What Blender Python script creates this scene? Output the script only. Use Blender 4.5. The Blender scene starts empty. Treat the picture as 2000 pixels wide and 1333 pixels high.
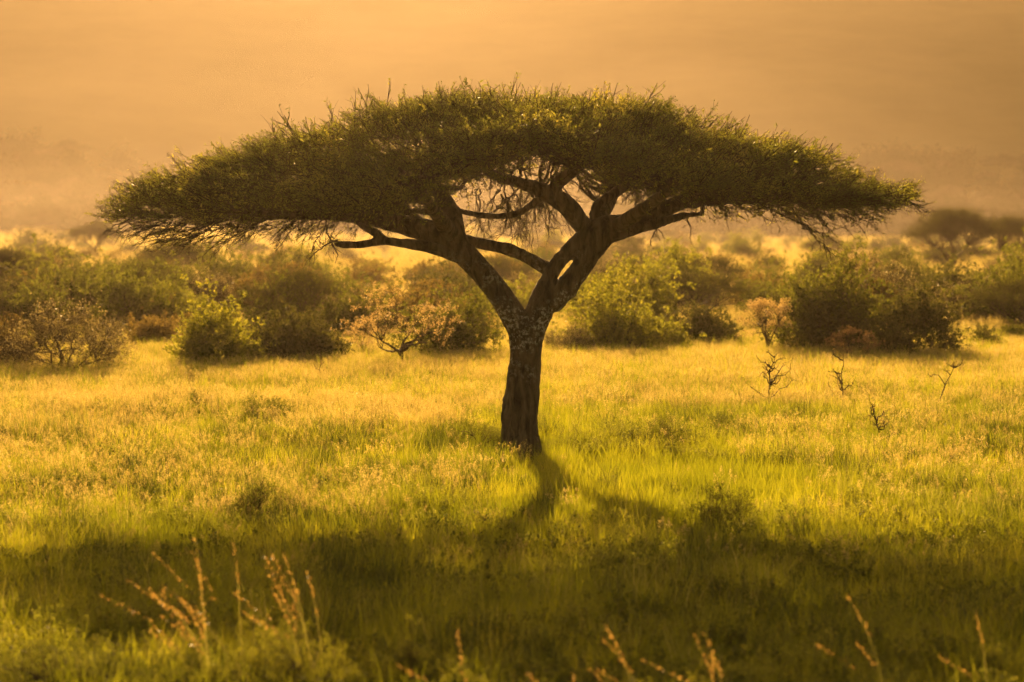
import bpy, math, random
import numpy as np
from mathutils import Vector

# ------------------------------------------------------------------ basics
SC = bpy.context.scene
COL = SC.collection
FPX = 3889.0          # focal length in pixels of the 2000 px wide photograph (70 mm lens)
CAMZ = 3.75
HORZ = 440.0
D0 = 32.41            # distance of the big tree
RNG = np.random.default_rng(7)

DENOISE = True
SUN_EL = math.radians(17.5)
SUN_AZ = math.radians(-4.8)      # seen from the camera: slightly left of straight ahead

# ------------------------------------------------------------------ numpy noise
_perm = np.random.default_rng(3).random((256, 256))
def vnoise(x, y):
    x = np.asarray(x, float); y = np.asarray(y, float)
    xi = np.floor(x).astype(int); yi = np.floor(y).astype(int)
    fx = x - xi; fy = y - yi
    fx = fx*fx*(3-2*fx); fy = fy*fy*(3-2*fy)
    a = _perm[xi % 256, yi % 256]; b = _perm[(xi+1) % 256, yi % 256]
    c = _perm[xi % 256, (yi+1) % 256]; d = _perm[(xi+1) % 256, (yi+1) % 256]
    return (a*(1-fx)+b*fx)*(1-fy) + (c*(1-fx)+d*fx)*fy
def fbm(x, y, o=3):
    s = 0; a = 1; t = 0
    for i in range(o):
        s = s + a*vnoise(x*2**i+17.3*i, y*2**i+5.1*i); t += a; a *= .5
    return s/t
def rise(y):
    t = np.clip((np.asarray(y, float)-135)/190, 0, 2)
    return 5.2*t**1.6
def gh(x, y):
    """height of the ground"""
    x = np.asarray(x, float); y = np.asarray(y, float)
    near = .26*(fbm(x/4.2+9, y/4.2+2)-.5) + .08*(vnoise(x/1.1, y/1.1)-.5)
    far = np.clip((y-75)/120, 0, 1)
    r = np.hypot(x-.15, y-D0)
    return near*np.clip(r/2.5, .15, 1) + far*1.2*(fbm(x/40+3, y/40)-.5) + rise(y)
def hillz(x, y):
    x = np.asarray(x, float); y = np.asarray(y, float)
    foot = 262+8*np.exp(-((x+20)/60)**2)+16*(fbm(x/90+4, y*0+1)-.5)
    t = y-foot
    z = .2*np.clip(t, 0, 40) + .285*np.clip(t-40, 0, 250) + .03*np.clip(t-290, 0, 200)
    z = z + np.clip(t/60, 0, 1)*1.6*(fbm(x/50, y/70+7, 4)-.5)
    return z - .9 + np.minimum(rise(y), 5)

def at(px, py):
    """point of flat ground under a pixel of the photograph"""
    lo, hi = 5., 330.
    for i in range(50):
        m = (lo+hi)/2
        if CAMZ-(py-HORZ)/FPX*m > rise(m): lo = m
        else: hi = m
    return ((px-1000)/FPX*lo, lo)

# ------------------------------------------------------------------ mesh helpers
def mesh_np(name, V, F, mats, M=None, rnd=None, smooth=False):
    V = np.ascontiguousarray(V, np.float32).reshape(-1, 3)
    F = np.ascontiguousarray(F, np.int32).reshape(-1, 4)
    me = bpy.data.meshes.new(name)
    n = len(F)
    me.vertices.add(len(V)); me.vertices.foreach_set('co', V.ravel())
    me.loops.add(n*4); me.loops.foreach_set('vertex_index', F.ravel())
    me.polygons.add(n)
    me.polygons.foreach_set('loop_start', np.arange(0, n*4, 4, dtype=np.int32))
    for m in mats: me.materials.append(m)
    if M is not None: me.polygons.foreach_set('material_index', np.ascontiguousarray(M, np.int32))
    if smooth: me.polygons.foreach_set('use_smooth', np.ones(n, bool))
    if rnd is not None:
        at_ = me.attributes.new('rnd', 'FLOAT', 'POINT')
        at_.data.foreach_set('value', np.ascontiguousarray(rnd, np.float32))
    me.update(calc_edges=True)
    return me

def link(name, me, parent=None):
    o = bpy.data.objects.new(name, me); COL.objects.link(o)
    if parent is not None: o.parent = parent
    return o
def tag(o, label, cat, group=None, kind=None):
    if label: o['label'] = label
    if cat: o['category'] = cat
    if group: o['group'] = group
    if kind: o['kind'] = kind
    return o
def thing(name, label, cat, loc, rz=0, group=None):
    o = bpy.data.objects.new(name, None); COL.objects.link(o)
    o.empty_display_size = .2
    o.location = loc; o.rotation_euler = (0, 0, rz)
    return tag(o, label, cat, group)

class Geo:
    """collects quads with material index and a per-vertex random value"""
    def __init__(s): s.V=[]; s.F=[]; s.M=[]; s.R=[]; s.n=0
    def add(s, V, F, m=0, r=None):
        V = np.asarray(V, float).reshape(-1, 3); F = np.asarray(F, int).reshape(-1, 4)
        s.V.append(V); s.F.append(F+s.n)
        s.M.append(np.full(len(F), m) if np.isscalar(m) else np.asarray(m))
        s.R.append(np.full(len(V), .5) if r is None else (np.full(len(V), r) if np.isscalar(r) else np.asarray(r)))
        s.n += len(V)
    def arrays(s):
        return np.concatenate(s.V), np.concatenate(s.F), np.concatenate(s.M), np.concatenate(s.R)
    def mesh(s, name, mats, smooth=False):
        V, F, M, R = s.arrays()
        return mesh_np(name, V, F, mats, M, R, smooth)
    def tube(s, pts, rad, sides=5, m=0, r=.5, cap=True):
        pts = np.asarray(pts, float); k = len(pts); rad = np.broadcast_to(np.asarray(rad, float), (k,))
        T = np.gradient(pts, axis=0); T /= np.linalg.norm(T, axis=1)[:, None]+1e-9
        a = np.array([0, 0, 1.]) if abs(T[0, 2]) < .9 else np.array([1., 0, 0])
        u = np.cross(T[0], a); u /= np.linalg.norm(u)
        ang = np.linspace(0, 2*np.pi, sides, endpoint=False)
        V = np.zeros((k, sides, 3))
        for i in range(k):
            u = u - T[i]*np.dot(u, T[i]); u /= np.linalg.norm(u)+1e-9
            w = np.cross(T[i], u)
            V[i] = pts[i] + rad[i]*(np.cos(ang)[:, None]*u + np.sin(ang)[:, None]*w)
        i, j = np.meshgrid(np.arange(k-1), np.arange(sides), indexing='ij')
        F = np.stack([i*sides+j, i*sides+(j+1) % sides, (i+1)*sides+(j+1) % sides, (i+1)*sides+j], -1)
        s.add(V, F, m, r)

def smooth_path(pts, n=None):
    """Catmull-Rom through rows of (x, y, z, radius)"""
    p = np.asarray(pts, float); P = np.vstack([2*p[0]-p[1], p, 2*p[-1]-p[-2]])
    out = []
    for i in range(1, len(P)-2):
        k = n or max(2, int(np.linalg.norm(P[i+1, :3]-P[i, :3])/.08))
        t = np.linspace(0, 1, k, endpoint=False)[:, None]
        out.append(.5*((2*P[i])+(-P[i-1]+P[i+1])*t+(2*P[i-1]-5*P[i]+4*P[i+1]-P[i+2])*t**2+(-P[i-1]+3*P[i]-3*P[i+1]+P[i+2])*t**3))
    out.append(p[-1:])
    return np.concatenate(out)

def frames(d, rng):
    """rotation matrices whose local +X is d, with random roll"""
    d = d/ (np.linalg.norm(d, axis=1)[:, None]+1e-9)
    a = rng.normal(size=d.shape)
    u = np.cross(d, a); u /= np.linalg.norm(u, axis=1)[:, None]+1e-9
    w = np.cross(d, u)
    return np.stack([d, u, w], -1)

def merge(geo, temps, pos, R, scl, rng, rnd=None, wr=.5):
    """copies of small quad templates joined into geo"""
    n = len(pos); idx = rng.integers(0, len(temps), n)
    scl = np.broadcast_to(scl, (n,))
    if rnd is None: rnd = rng.random(n)
    for k, (V, F, M, r) in enumerate(temps):
        s = np.nonzero(idx == k)[0]
        if not len(s): continue
        W = np.einsum('nij,vj->nvi', R[s], V)*scl[s][:, None, None] + pos[s][:, None, :]
        FF = F[None]+ (np.arange(len(s))*len(V))[:, None, None]
        rr = np.clip(r[None]*wr + rnd[s][:, None]*(1-wr), 0, 1)
        geo.add(W.reshape(-1, 3), FF.reshape(-1, 4), np.tile(M, len(s)), rr.ravel())

def leaf_quads(p, d, length, width, rng, droop=.0):
    """rhombus leaves at points p along directions d"""
    n = len(p)
    d = d/(np.linalg.norm(d, axis=1)[:, None]+1e-9)
    s = np.cross(d, rng.normal(size=(n, 3))); s /= np.linalg.norm(s, axis=1)[:, None]+1e-9
    L = np.broadcast_to(length, (n,))[:, None]; W = np.broadcast_to(width, (n,))[:, None]
    V = np.stack([p, p+d*L*.5+s*W*.5, p+d*L, p+d*L*.5-s*W*.5], 1)
    F = np.arange(n*4).reshape(n, 4)
    return V.reshape(-1, 3), F

def strip(pts, w, side):
    """flat ribbon"""
    pts = np.asarray(pts, float); k = len(pts); w = np.asarray(w)[:, None]
    V = np.empty((k*2, 3)); V[0::2] = pts-side*w/2; V[1::2] = pts+side*w/2
    i = np.arange(k-1)*2
    return V, np.stack([i, i+1, i+3, i+2], 1)

# ------------------------------------------------------------------ materials
def new_mat(name):
    m = bpy.data.materials.new(name); m.use_nodes = True
    nt = m.node_tree; nt.nodes.clear()
    out = nt.nodes.new('ShaderNodeOutputMaterial')
    return m, nt, out
def N(nt, t, **kw):
    n = nt.nodes.new(t)
    for k, v in kw.items(): setattr(n, k, v)
    return n
def ramp(nt, stops, fac):
    r = N(nt, 'ShaderNodeValToRGB')
    e = r.color_ramp.elements
    while len(e) < len(stops): e.new(.5)
    for i, (p, c) in enumerate(stops):
        e[i].position = p; e[i].color = (*c, 1)
    nt.links.new(fac, r.inputs[0])
    return r.outputs[0]
def leaf_mat(name, stops, transl=.5, tcol=(1.9, 1.75, .8), gloss=.05, inst=False, rough=.35, patch=None):
    """thin leaf: diffuse + translucent + a little sheen; colour varies from leaf to leaf"""
    m, nt, out = new_mat(name)
    a = N(nt, 'ShaderNodeAttribute', attribute_name='rnd')
    fac = a.outputs['Fac']
    if inst:
        oi = N(nt, 'ShaderNodeObjectInfo')
        mx = N(nt, 'ShaderNodeMix'); mx.inputs[0].default_value = .6
        nt.links.new(fac, mx.inputs[2]); nt.links.new(oi.outputs['Random'], mx.inputs[3])
        fac = mx.outputs[0]
    if patch:
        geo = N(nt, 'ShaderNodeNewGeometry'); no = N(nt, 'ShaderNodeTexNoise')
        no.inputs['Scale'].default_value = patch; no.inputs['Detail'].default_value = 2
        nt.links.new(geo.outputs['Position'], no.inputs['Vector'])
        mr = N(nt, 'ShaderNodeMapRange'); mr.inputs[1].default_value = .3; mr.inputs[2].default_value = .7
        nt.links.new(no.outputs['Fac'], mr.inputs[0])
        mx = N(nt, 'ShaderNodeMix'); mx.inputs[0].default_value = .55
        nt.links.new(fac, mx.inputs[2]); nt.links.new(mr.outputs[0], mx.inputs[3]); fac = mx.outputs[0]
    c = ramp(nt, stops, fac)
    d = N(nt, 'ShaderNodeBsdfDiffuse'); nt.links.new(c, d.inputs[0])
    t = N(nt, 'ShaderNodeBsdfTranslucent')
    mul = N(nt, 'ShaderNodeMix', data_type='RGBA', blend_type='MULTIPLY'); mul.inputs[0].default_value = 1
    nt.links.new(c, mul.inputs[6]); mul.inputs[7].default_value = (*tcol, 1)
    nt.links.new(mul.outputs[2], t.inputs[0])
    x = N(nt, 'ShaderNodeMixShader'); x.inputs[0].default_value = transl
    nt.links.new(d.outputs[0], x.inputs[1]); nt.links.new(t.outputs[0], x.inputs[2])
    g = N(nt, 'ShaderNodeBsdfGlossy'); g.inputs['Roughness'].default_value = rough
    g.inputs['Color'].default_value = (.8, .8, .8, 1)
    y = N(nt, 'ShaderNodeMixShader'); y.inputs[0].default_value = gloss
    nt.links.new(x.outputs[0], y.inputs[1]); nt.links.new(g.outputs[0], y.inputs[2])
    nt.links.new(y.outputs[0], out.inputs[0])
    return m
def bark_mat(name, c0, c1, lichen=0., scale=9):
    m, nt, out = new_mat(name)
    tc = N(nt, 'ShaderNodeTexCoord'); mp = N(nt, 'ShaderNodeMapping')
    mp.inputs['Scale'].default_value = (1, 1, .28)
    nt.links.new(tc.outputs['Object'], mp.inputs[0])
    no = N(nt, 'ShaderNodeTexNoise'); no.inputs['Scale'].default_value = scale; no.inputs['Detail'].default_value = 6
    no.inputs['Distortion'].default_value = .6
    nt.links.new(mp.outputs[0], no.inputs['Vector'])
    vo = N(nt, 'ShaderNodeTexVoronoi', feature='DISTANCE_TO_EDGE'); vo.inputs['Scale'].default_value = scale*1.3
    nt.links.new(mp.outputs[0], vo.inputs['Vector'])
    c = ramp(nt, [(.36, c0), (.66, c1)], no.outputs['Fac'])
    mr = N(nt, 'ShaderNodeMapRange'); mr.inputs[2].default_value = .12
    nt.links.new(vo.outputs['Distance'], mr.inputs[0])
    if lichen > 0:
        n2 = N(nt, 'ShaderNodeTexNoise'); n2.inputs['Scale'].default_value = 2.6; n2.inputs['Detail'].default_value = 3
        nt.links.new(tc.outputs['Object'], n2.inputs['Vector'])
        n3 = N(nt, 'ShaderNodeTexNoise'); n3.inputs['Scale'].default_value = 17; n3.inputs['Detail'].default_value = 5
        n3.inputs['Roughness'].default_value = .7
        nt.links.new(tc.outputs['Object'], n3.inputs['Vector'])
        sx = N(nt, 'ShaderNodeSeparateXYZ'); nt.links.new(tc.outputs['Object'], sx.inputs[0])
        # the lichen keeps to the height of the fork
        b1 = N(nt, 'ShaderNodeMapRange'); b1.inputs[1].default_value = 1.1; b1.inputs[2].default_value = 1.7
        b2 = N(nt, 'ShaderNodeMapRange'); b2.inputs[1].default_value = 3.4; b2.inputs[2].default_value = 2.6
        nt.links.new(sx.outputs[2], b1.inputs[0]); nt.links.new(sx.outputs[2], b2.inputs[0])
        def mul(a, b):
            q = N(nt, 'ShaderNodeMath', operation='MULTIPLY'); nt.links.new(a, q.inputs[0]); nt.links.new(b, q.inputs[1]); return q.outputs[0]
        k2 = N(nt, 'ShaderNodeMapRange'); k2.inputs[1].default_value = .46; k2.inputs[2].default_value = .6
        nt.links.new(n2.outputs['Fac'], k2.inputs[0])
        k3 = N(nt, 'ShaderNodeMapRange'); k3.inputs[1].default_value = .5; k3.inputs[2].default_value = .58
        nt.links.new(n3.outputs['Fac'], k3.inputs[0])
        fac = mul(mul(k2.outputs[0], k3.outputs[0]), mul(b1.outputs[0], b2.outputs[0]))
        mx = N(nt, 'ShaderNodeMix', data_type='RGBA'); k4 = N(nt, 'ShaderNodeMath', operation='MULTIPLY'); k4.inputs[1].default_value = 1.35; nt.links.new(no.outputs['Fac'], k4.inputs[0]); fac = mul(fac, k4.outputs[0]); nt.links.new(fac, mx.inputs[0]); nt.links.new(c, mx.inputs[6])
        mx.inputs[7].default_value = (.6, .58, .5, 1); c = mx.outputs[2]
    p = N(nt, 'ShaderNodeBsdfPrincipled'); p.inputs['Roughness'].default_value = .85
    p.inputs['Specular IOR Level'].default_value = .25
    nt.links.new(c, p.inputs['Base Color'])
    ad = N(nt, 'ShaderNodeMath', operation='ADD'); nt.links.new(mr.outputs[0], ad.inputs[0]); nt.links.new(no.outputs['Fac'], ad.inputs[1])
    bu = N(nt, 'ShaderNodeBump'); bu.inputs['Strength'].default_value = .8; bu.inputs['Distance'].default_value = .03
    nt.links.new(ad.outputs[0], bu.inputs['Height']); nt.links.new(bu.outputs[0], p.inputs['Normal'])
    nt.links.new(p.outputs[0], out.inputs[0])
    return m
def ground_mat():
    m, nt, out = new_mat('savanna_soil')
    geo = N(nt, 'ShaderNodeNewGeometry')
    n1 = N(nt, 'ShaderNodeTexNoise'); n1.inputs['Scale'].default_value = .12; n1.inputs['Detail'].default_value = 5
    n2 = N(nt, 'ShaderNodeTexNoise'); n2.inputs['Scale'].default_value = 7; n2.inputs['Detail'].default_value = 6
    for n in (n1, n2): nt.links.new(geo.outputs['Position'], n.inputs['Vector'])
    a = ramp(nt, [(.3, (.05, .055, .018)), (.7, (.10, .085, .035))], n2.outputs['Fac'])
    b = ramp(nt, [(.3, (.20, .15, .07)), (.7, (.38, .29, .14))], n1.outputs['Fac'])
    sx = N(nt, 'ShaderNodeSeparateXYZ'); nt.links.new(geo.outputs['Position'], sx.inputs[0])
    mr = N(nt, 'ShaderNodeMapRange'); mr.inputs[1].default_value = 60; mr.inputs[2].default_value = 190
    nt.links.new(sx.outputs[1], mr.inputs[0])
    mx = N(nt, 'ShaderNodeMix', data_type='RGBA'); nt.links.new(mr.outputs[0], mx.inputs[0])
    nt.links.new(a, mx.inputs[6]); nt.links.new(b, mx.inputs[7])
    d = N(nt, 'ShaderNodeBsdfDiffuse'); nt.links.new(mx.outputs[2], d.inputs[0]); nt.links.new(d.outputs[0], out.inputs[0])
    return m
def hill_mat():
    m, nt, out = new_mat('hill_scrubland')
    geo = N(nt, 'ShaderNodeNewGeometry')
    n1 = N(nt, 'ShaderNodeTexNoise'); n1.inputs['Scale'].default_value = .035; n1.inputs['Detail'].default_value = 7
    n1.inputs['Roughness'].default_value = .65
    nt.links.new(geo.outputs['Position'], n1.inputs['Vector'])
    c = ramp(nt, [(.3, (.09, .075, .035)), (.7, (.125, .1, .047))], n1.outputs['Fac'])
    d = N(nt, 'ShaderNodeBsdfDiffuse'); nt.links.new(c, d.inputs[0]); nt.links.new(d.outputs[0], out.inputs[0])
    return m

M_BARK = bark_mat('acacia_bark', (.04, .028, .018), (.17, .125, .08), lichen=1.)
M_TWIG = bark_mat('twig_bark', (.04, .028, .018), (.11, .08, .05), scale=20)
M_CROWN = leaf_mat('acacia_leaf', [(0, (.03, .038, .01)), (.5, (.09, .105, .022)), (1, (.22, .21, .055))], .56, (2.15, 1.9, .85), patch=.9)
M_GREEN = leaf_mat('shrub_leaf_green', [(0, (.04, .05, .012)), (.6, (.085, .1, .02)), (1, (.15, .15, .035))], .5, gloss=.02, rough=.5)
M_LIME = leaf_mat('shrub_leaf_lime', [(0, (.07, .085, .015)), (.6, (.14, .155, .025)), (1, (.23, .22, .045))], .55, gloss=.02, rough=.5)
M_DARK = leaf_mat('shrub_leaf_dark', [(0, (.03, .036, .012)), (.6, (.06, .065, .02)), (1, (.11, .1, .035))], .4, gloss=.02, rough=.5)
M_FAR = leaf_mat('far_scrub_leaf', [(0, (.02, .022, .01)), (1, (.05, .048, .02))], .15, tcol=(1, 1, 1), gloss=.0)
M_BROWN = leaf_mat('shrub_leaf_brown', [(0, (.06, .045, .02)), (.6, (.13, .1, .04)), (1, (.21, .16, .065))], .45, gloss=.02, rough=.5)
M_TAN = leaf_mat('acacia_leaf_tan', [(0, (.22, .17, .07)), (.6, (.36, .27, .12)), (1, (.48, .37, .18))], .55, (1.5, 1.4, 1))
M_RUST = leaf_mat('acacia_leaf_rust', [(0, (.15, .1, .04)), (.6, (.26, .17, .07)), (1, (.36, .25, .11))], .5, (1.5, 1.3, .9))
M_PALE = leaf_mat('acacia_leaf_pale', [(0, (.13, .11, .05)), (.6, (.22, .19, .09)), (1, (.32, .28, .14))], .5, (1.5, 1.4, 1))
M_HERB = leaf_mat('herb_leaf', [(0, (.07, .085, .02)), (.6, (.14, .155, .04)), (1, (.23, .23, .07))], .55, tcol=(2., 1.9, .8), gloss=.025, rough=.45)
M_GRASS = leaf_mat('grass_green', [(0, (.04, .055, .008)), (.45, (.11, .125, .012)), (.75, (.18, .185, .025)), (1, (.3, .265, .06))], .58, inst=True, patch=.6, gloss=.05, rough=.3, tcol=(2.45, 2.4, .65))
M_STRAW = leaf_mat('grass_straw', [(0, (.2, .19, .05)), (.5, (.34, .32, .09)), (1, (.48, .44, .15))], .5, (1.3, 1.25, .9), inst=True, patch=.4)
M_SEED = leaf_mat('grass_seed', [(0, (.26, .2, .06)), (.5, (.42, .34, .12)), (1, (.55, .46, .2))], .55, (1.3, 1.25, .9), inst=True)
M_EAR = leaf_mat('grass_ear', [(0, (.22, .14, .04)), (.5, (.36, .24, .075)), (1, (.48, .35, .14))], .55, (1.5, 1.35, .9))
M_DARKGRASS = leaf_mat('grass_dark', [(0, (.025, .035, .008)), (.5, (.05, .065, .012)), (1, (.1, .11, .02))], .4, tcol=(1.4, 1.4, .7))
M_GREENTALL = leaf_mat('tall_grass_green', [(0, (.06, .085, .015)), (.5, (.12, .15, .025)), (1, (.22, .2, .045))], .55)

# ------------------------------------------------------------------ templates
def twig_quads(geo, a, b, w0, w1, bend, rng, k=4, m=1):
    t = np.linspace(0, 1, k)[:, None]
    p = a+(b-a)*t + bend*(t*(1-t)*4)
    d = b-a; d = d/np.linalg.norm(d)
    s = np.cross(d, rng.normal(size=3)); s /= np.linalg.norm(s); s2 = np.cross(d, s)
    w = np.linspace(w0, w1, k)
    for q in (s, s2):
        V, F = strip(p, w, q); geo.add(V, F, m, .3)
    return p
def tmpl(g):
    V, F, M, R = g.arrays(); return V, F, M, R
def make_acacia_spray(seed, leaves=24, leaf=.12, lw=.042, side=2):
    rng = np.random.default_rng(seed); g = Geo()
    bend = np.array([0, .05, .06])*rng.normal(size=3)
    p = twig_quads(g, np.zeros(3), np.array([1., 0, 0]), .03, .012, bend, rng, 4)
    tw = [(np.zeros(3), np.array([1., 0, 0]), bend)]
    for i in range(side):
        t = rng.uniform(.2, .7); a = np.array([t, 0, 0])+bend*4*t*(1-t)
        b = a+np.array([rng.uniform(.25, .45), rng.uniform(-.3, .3), rng.uniform(-.25, .3)])
        bb = rng.normal(size=3)*.04
        twig_quads(g, a, b, .016, .008, bb, rng, 3); tw.append((a, b, bb))
    n = leaves; k = rng.integers(0, len(tw), n); k[:n//2] = 0
    t = rng.uniform(.08, 1, n)
    P = np.array([tw[q][0]+(tw[q][1]-tw[q][0])*u+tw[q][2]*4*u*(1-u) for q, u in zip(k, t)])
    dr = rng.normal(size=(n, 3)); dr[:, 0] = np.abs(dr[:, 0])*.8+.3
    V, F = leaf_quads(P, dr, leaf*rng.uniform(.7, 1.3, n), lw*rng.uniform(.7, 1.3, n), rng)
    g.add(V, F, 0, np.repeat(rng.random(n), 4))
    return tmpl(g)
def make_leaf_spray(seed, leaves=14, leaf=.42, lw=.2):
    rng = np.random.default_rng(seed); g = Geo(); n = leaves
    twig_quads(g, np.zeros(3), np.array([.9, 0, 0]), .035, .015, rng.normal(size=3)*.06, rng, 3)
    t = rng.uniform(.05, .95, n); P = np.stack([t, rng.normal(size=n)*.14, rng.normal(size=n)*.14], 1)
    dr = rng.normal(size=(n, 3)); dr[:, 0] += .5
    V, F = leaf_quads(P, dr, leaf*rng.uniform(.6, 1.2, n), lw*rng.uniform(.7, 1.2, n), rng)
    g.add(V, F, 0, np.repeat(rng.random(n), 4))
    return tmpl(g)
def make_twiggy_spray(seed, leaves=7, leaf=.16, lw=.09):
    rng = np.random.default_rng(seed); g = Geo()
    P = []
    for i in range(4):
        a = np.array([rng.uniform(0, .4), 0, 0]); b = a+np.array([rng.uniform(.4, .7), *rng.normal(size=2)*.25])
        q = twig_quads(g, a, b, .022, .008, rng.normal(size=3)*.05, rng, 3)
        for j in range(leaves//4+1): P.append(a+(b-a)*rng.uniform(.3, 1))
    P = np.array(P); n = len(P)
    V, F = leaf_quads(P, rng.normal(size=(n, 3)), leaf*rng.uniform(.6, 1.2, n), lw, rng)
    g.add(V, F, 0, np.repeat(rng.random(n), 4))
    return tmpl(g)
T_ACACIA = [make_acacia_spray(i) for i in range(10)]
T_ACSPARSE = [make_acacia_spray(50+i, leaves=9, side=3) for i in range(8)]
T_LEAF = [make_leaf_spray(100+i) for i in range(8)]
T_FINE = [make_leaf_spray(150+i, leaves=20, leaf=.24, lw=.1) for i in range(8)]
T_TWIGGY = [make_twiggy_spray(200+i) for i in range(8)]

# ------------------------------------------------------------------ the big umbrella acacia
TX = (1016-1000)/FPX*D0
def P(px, py, w, dy=0.):
    """photo pixel + width in pixels -> local tree coordinates and radius, dy metres behind the trunk's plane"""
    d = D0+dy
    return ((px-1000)/FPX*d-TX, dy, CAMZ-(py-HORZ)/FPX*d, w/2/FPX*d)
def bark_tube(paths, name, voxel=.022):
    """several smoothed tubes joined into one skin by a voxel remesh, roughened like bark"""
    g = Geo()
    for p in paths:
        q = smooth_path([P(*r) for r in p]); g.tube(q[:, :3], q[:, 3], 14)
        for e, s in ((0, -1), (-1, 1)):      # rounded ends
            c = q[e]; nb = q[1] if e == 0 else q[-2]
            d = (c[:3]-nb[:3]); d /= np.linalg.norm(d)+1e-9
            pts = np.array([c[:3]+d*c[3]*u for u in (-.3, .0, .35, .6, .75)]); g.tube(pts, c[3]*np.array([.95, .97, .75, .4, .02]), 14)
    me = g.mesh(name+'_raw', [M_BARK])
    ob = bpy.data.objects.new(name+'_raw', me); COL.objects.link(ob)
    md = ob.modifiers.new('r', 'REMESH'); md.mode = 'VOXEL'; md.voxel_size = voxel; md.use_smooth_shade = True
    dg = bpy.context.evaluated_depsgraph_get(); dg.update()
    out = bpy.data.meshes.new_from_object(ob.evaluated_get(dg)); out.name = name
    bpy.data.objects.remove(ob); bpy.data.meshes.remove(me)
    n = len(out.vertices); co = np.empty(n*3, np.float32); no = np.empty(n*3, np.float32)
    out.vertices.foreach_get('co', co); out.vertices.foreach_get('normal', no)
    co = co.reshape(-1, 3); no = no.reshape(-1, 3)
    a = np.arctan2(co[:, 1], co[:, 0])
    # long ridges up the trunk, knots everywhere
    ridge = fbm(a*3.2+co[:, 0]*3, co[:, 2]*1.1, 3)-.5
    knot = fbm(co[:, 0]*7+co[:, 2]*5, co[:, 2]*6+co[:, 1]*7, 3)-.5
    low = np.clip(1.6-co[:, 2], 0, 1)
    co = co + no*((ridge*(.03+.09*low) + knot*.035)[:, None])
    out.vertices.foreach_set('co', co.ravel()); out.materials.clear(); out.materials.append(M_BARK)
    out.polygons.foreach_set('use_smooth', np.ones(len(out.polygons), bool))
    out.update()
    return out
tree = thing('umbrella_acacia', 'big flat-topped umbrella acacia with forked lichen-spotted trunk standing alone in the meadow', 'tree', (TX, D0, 0))
trunk_paths = [
    [(1016, 930, 120), (1016, 892, 92), (1016, 850, 75), (1018, 800, 70), (1023, 750, 68), (1026, 700, 64), (1029, 660, 64), (1031, 635, 70)],
    [(1024, 690, 50), (1017, 650, 50), (1000, 612, 50), (983, 585, 47), (945, 537, 46)],
    [(1030, 690, 50), (1043, 640, 52), (1060, 592, 54), (1066, 568, 46), (1071, 550, 34)],
    [(1075, 592, 50), (1096, 572, 46), (1112, 552, 42)],
    [(1000, 905, 40, -.1), (985, 930, 30, -.25)], [(1040, 895, 42, -.1), (1056, 935, 26, -.22)], [(1020, 890, 50, .2), (1025, 930, 30, .4)],
]
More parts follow.
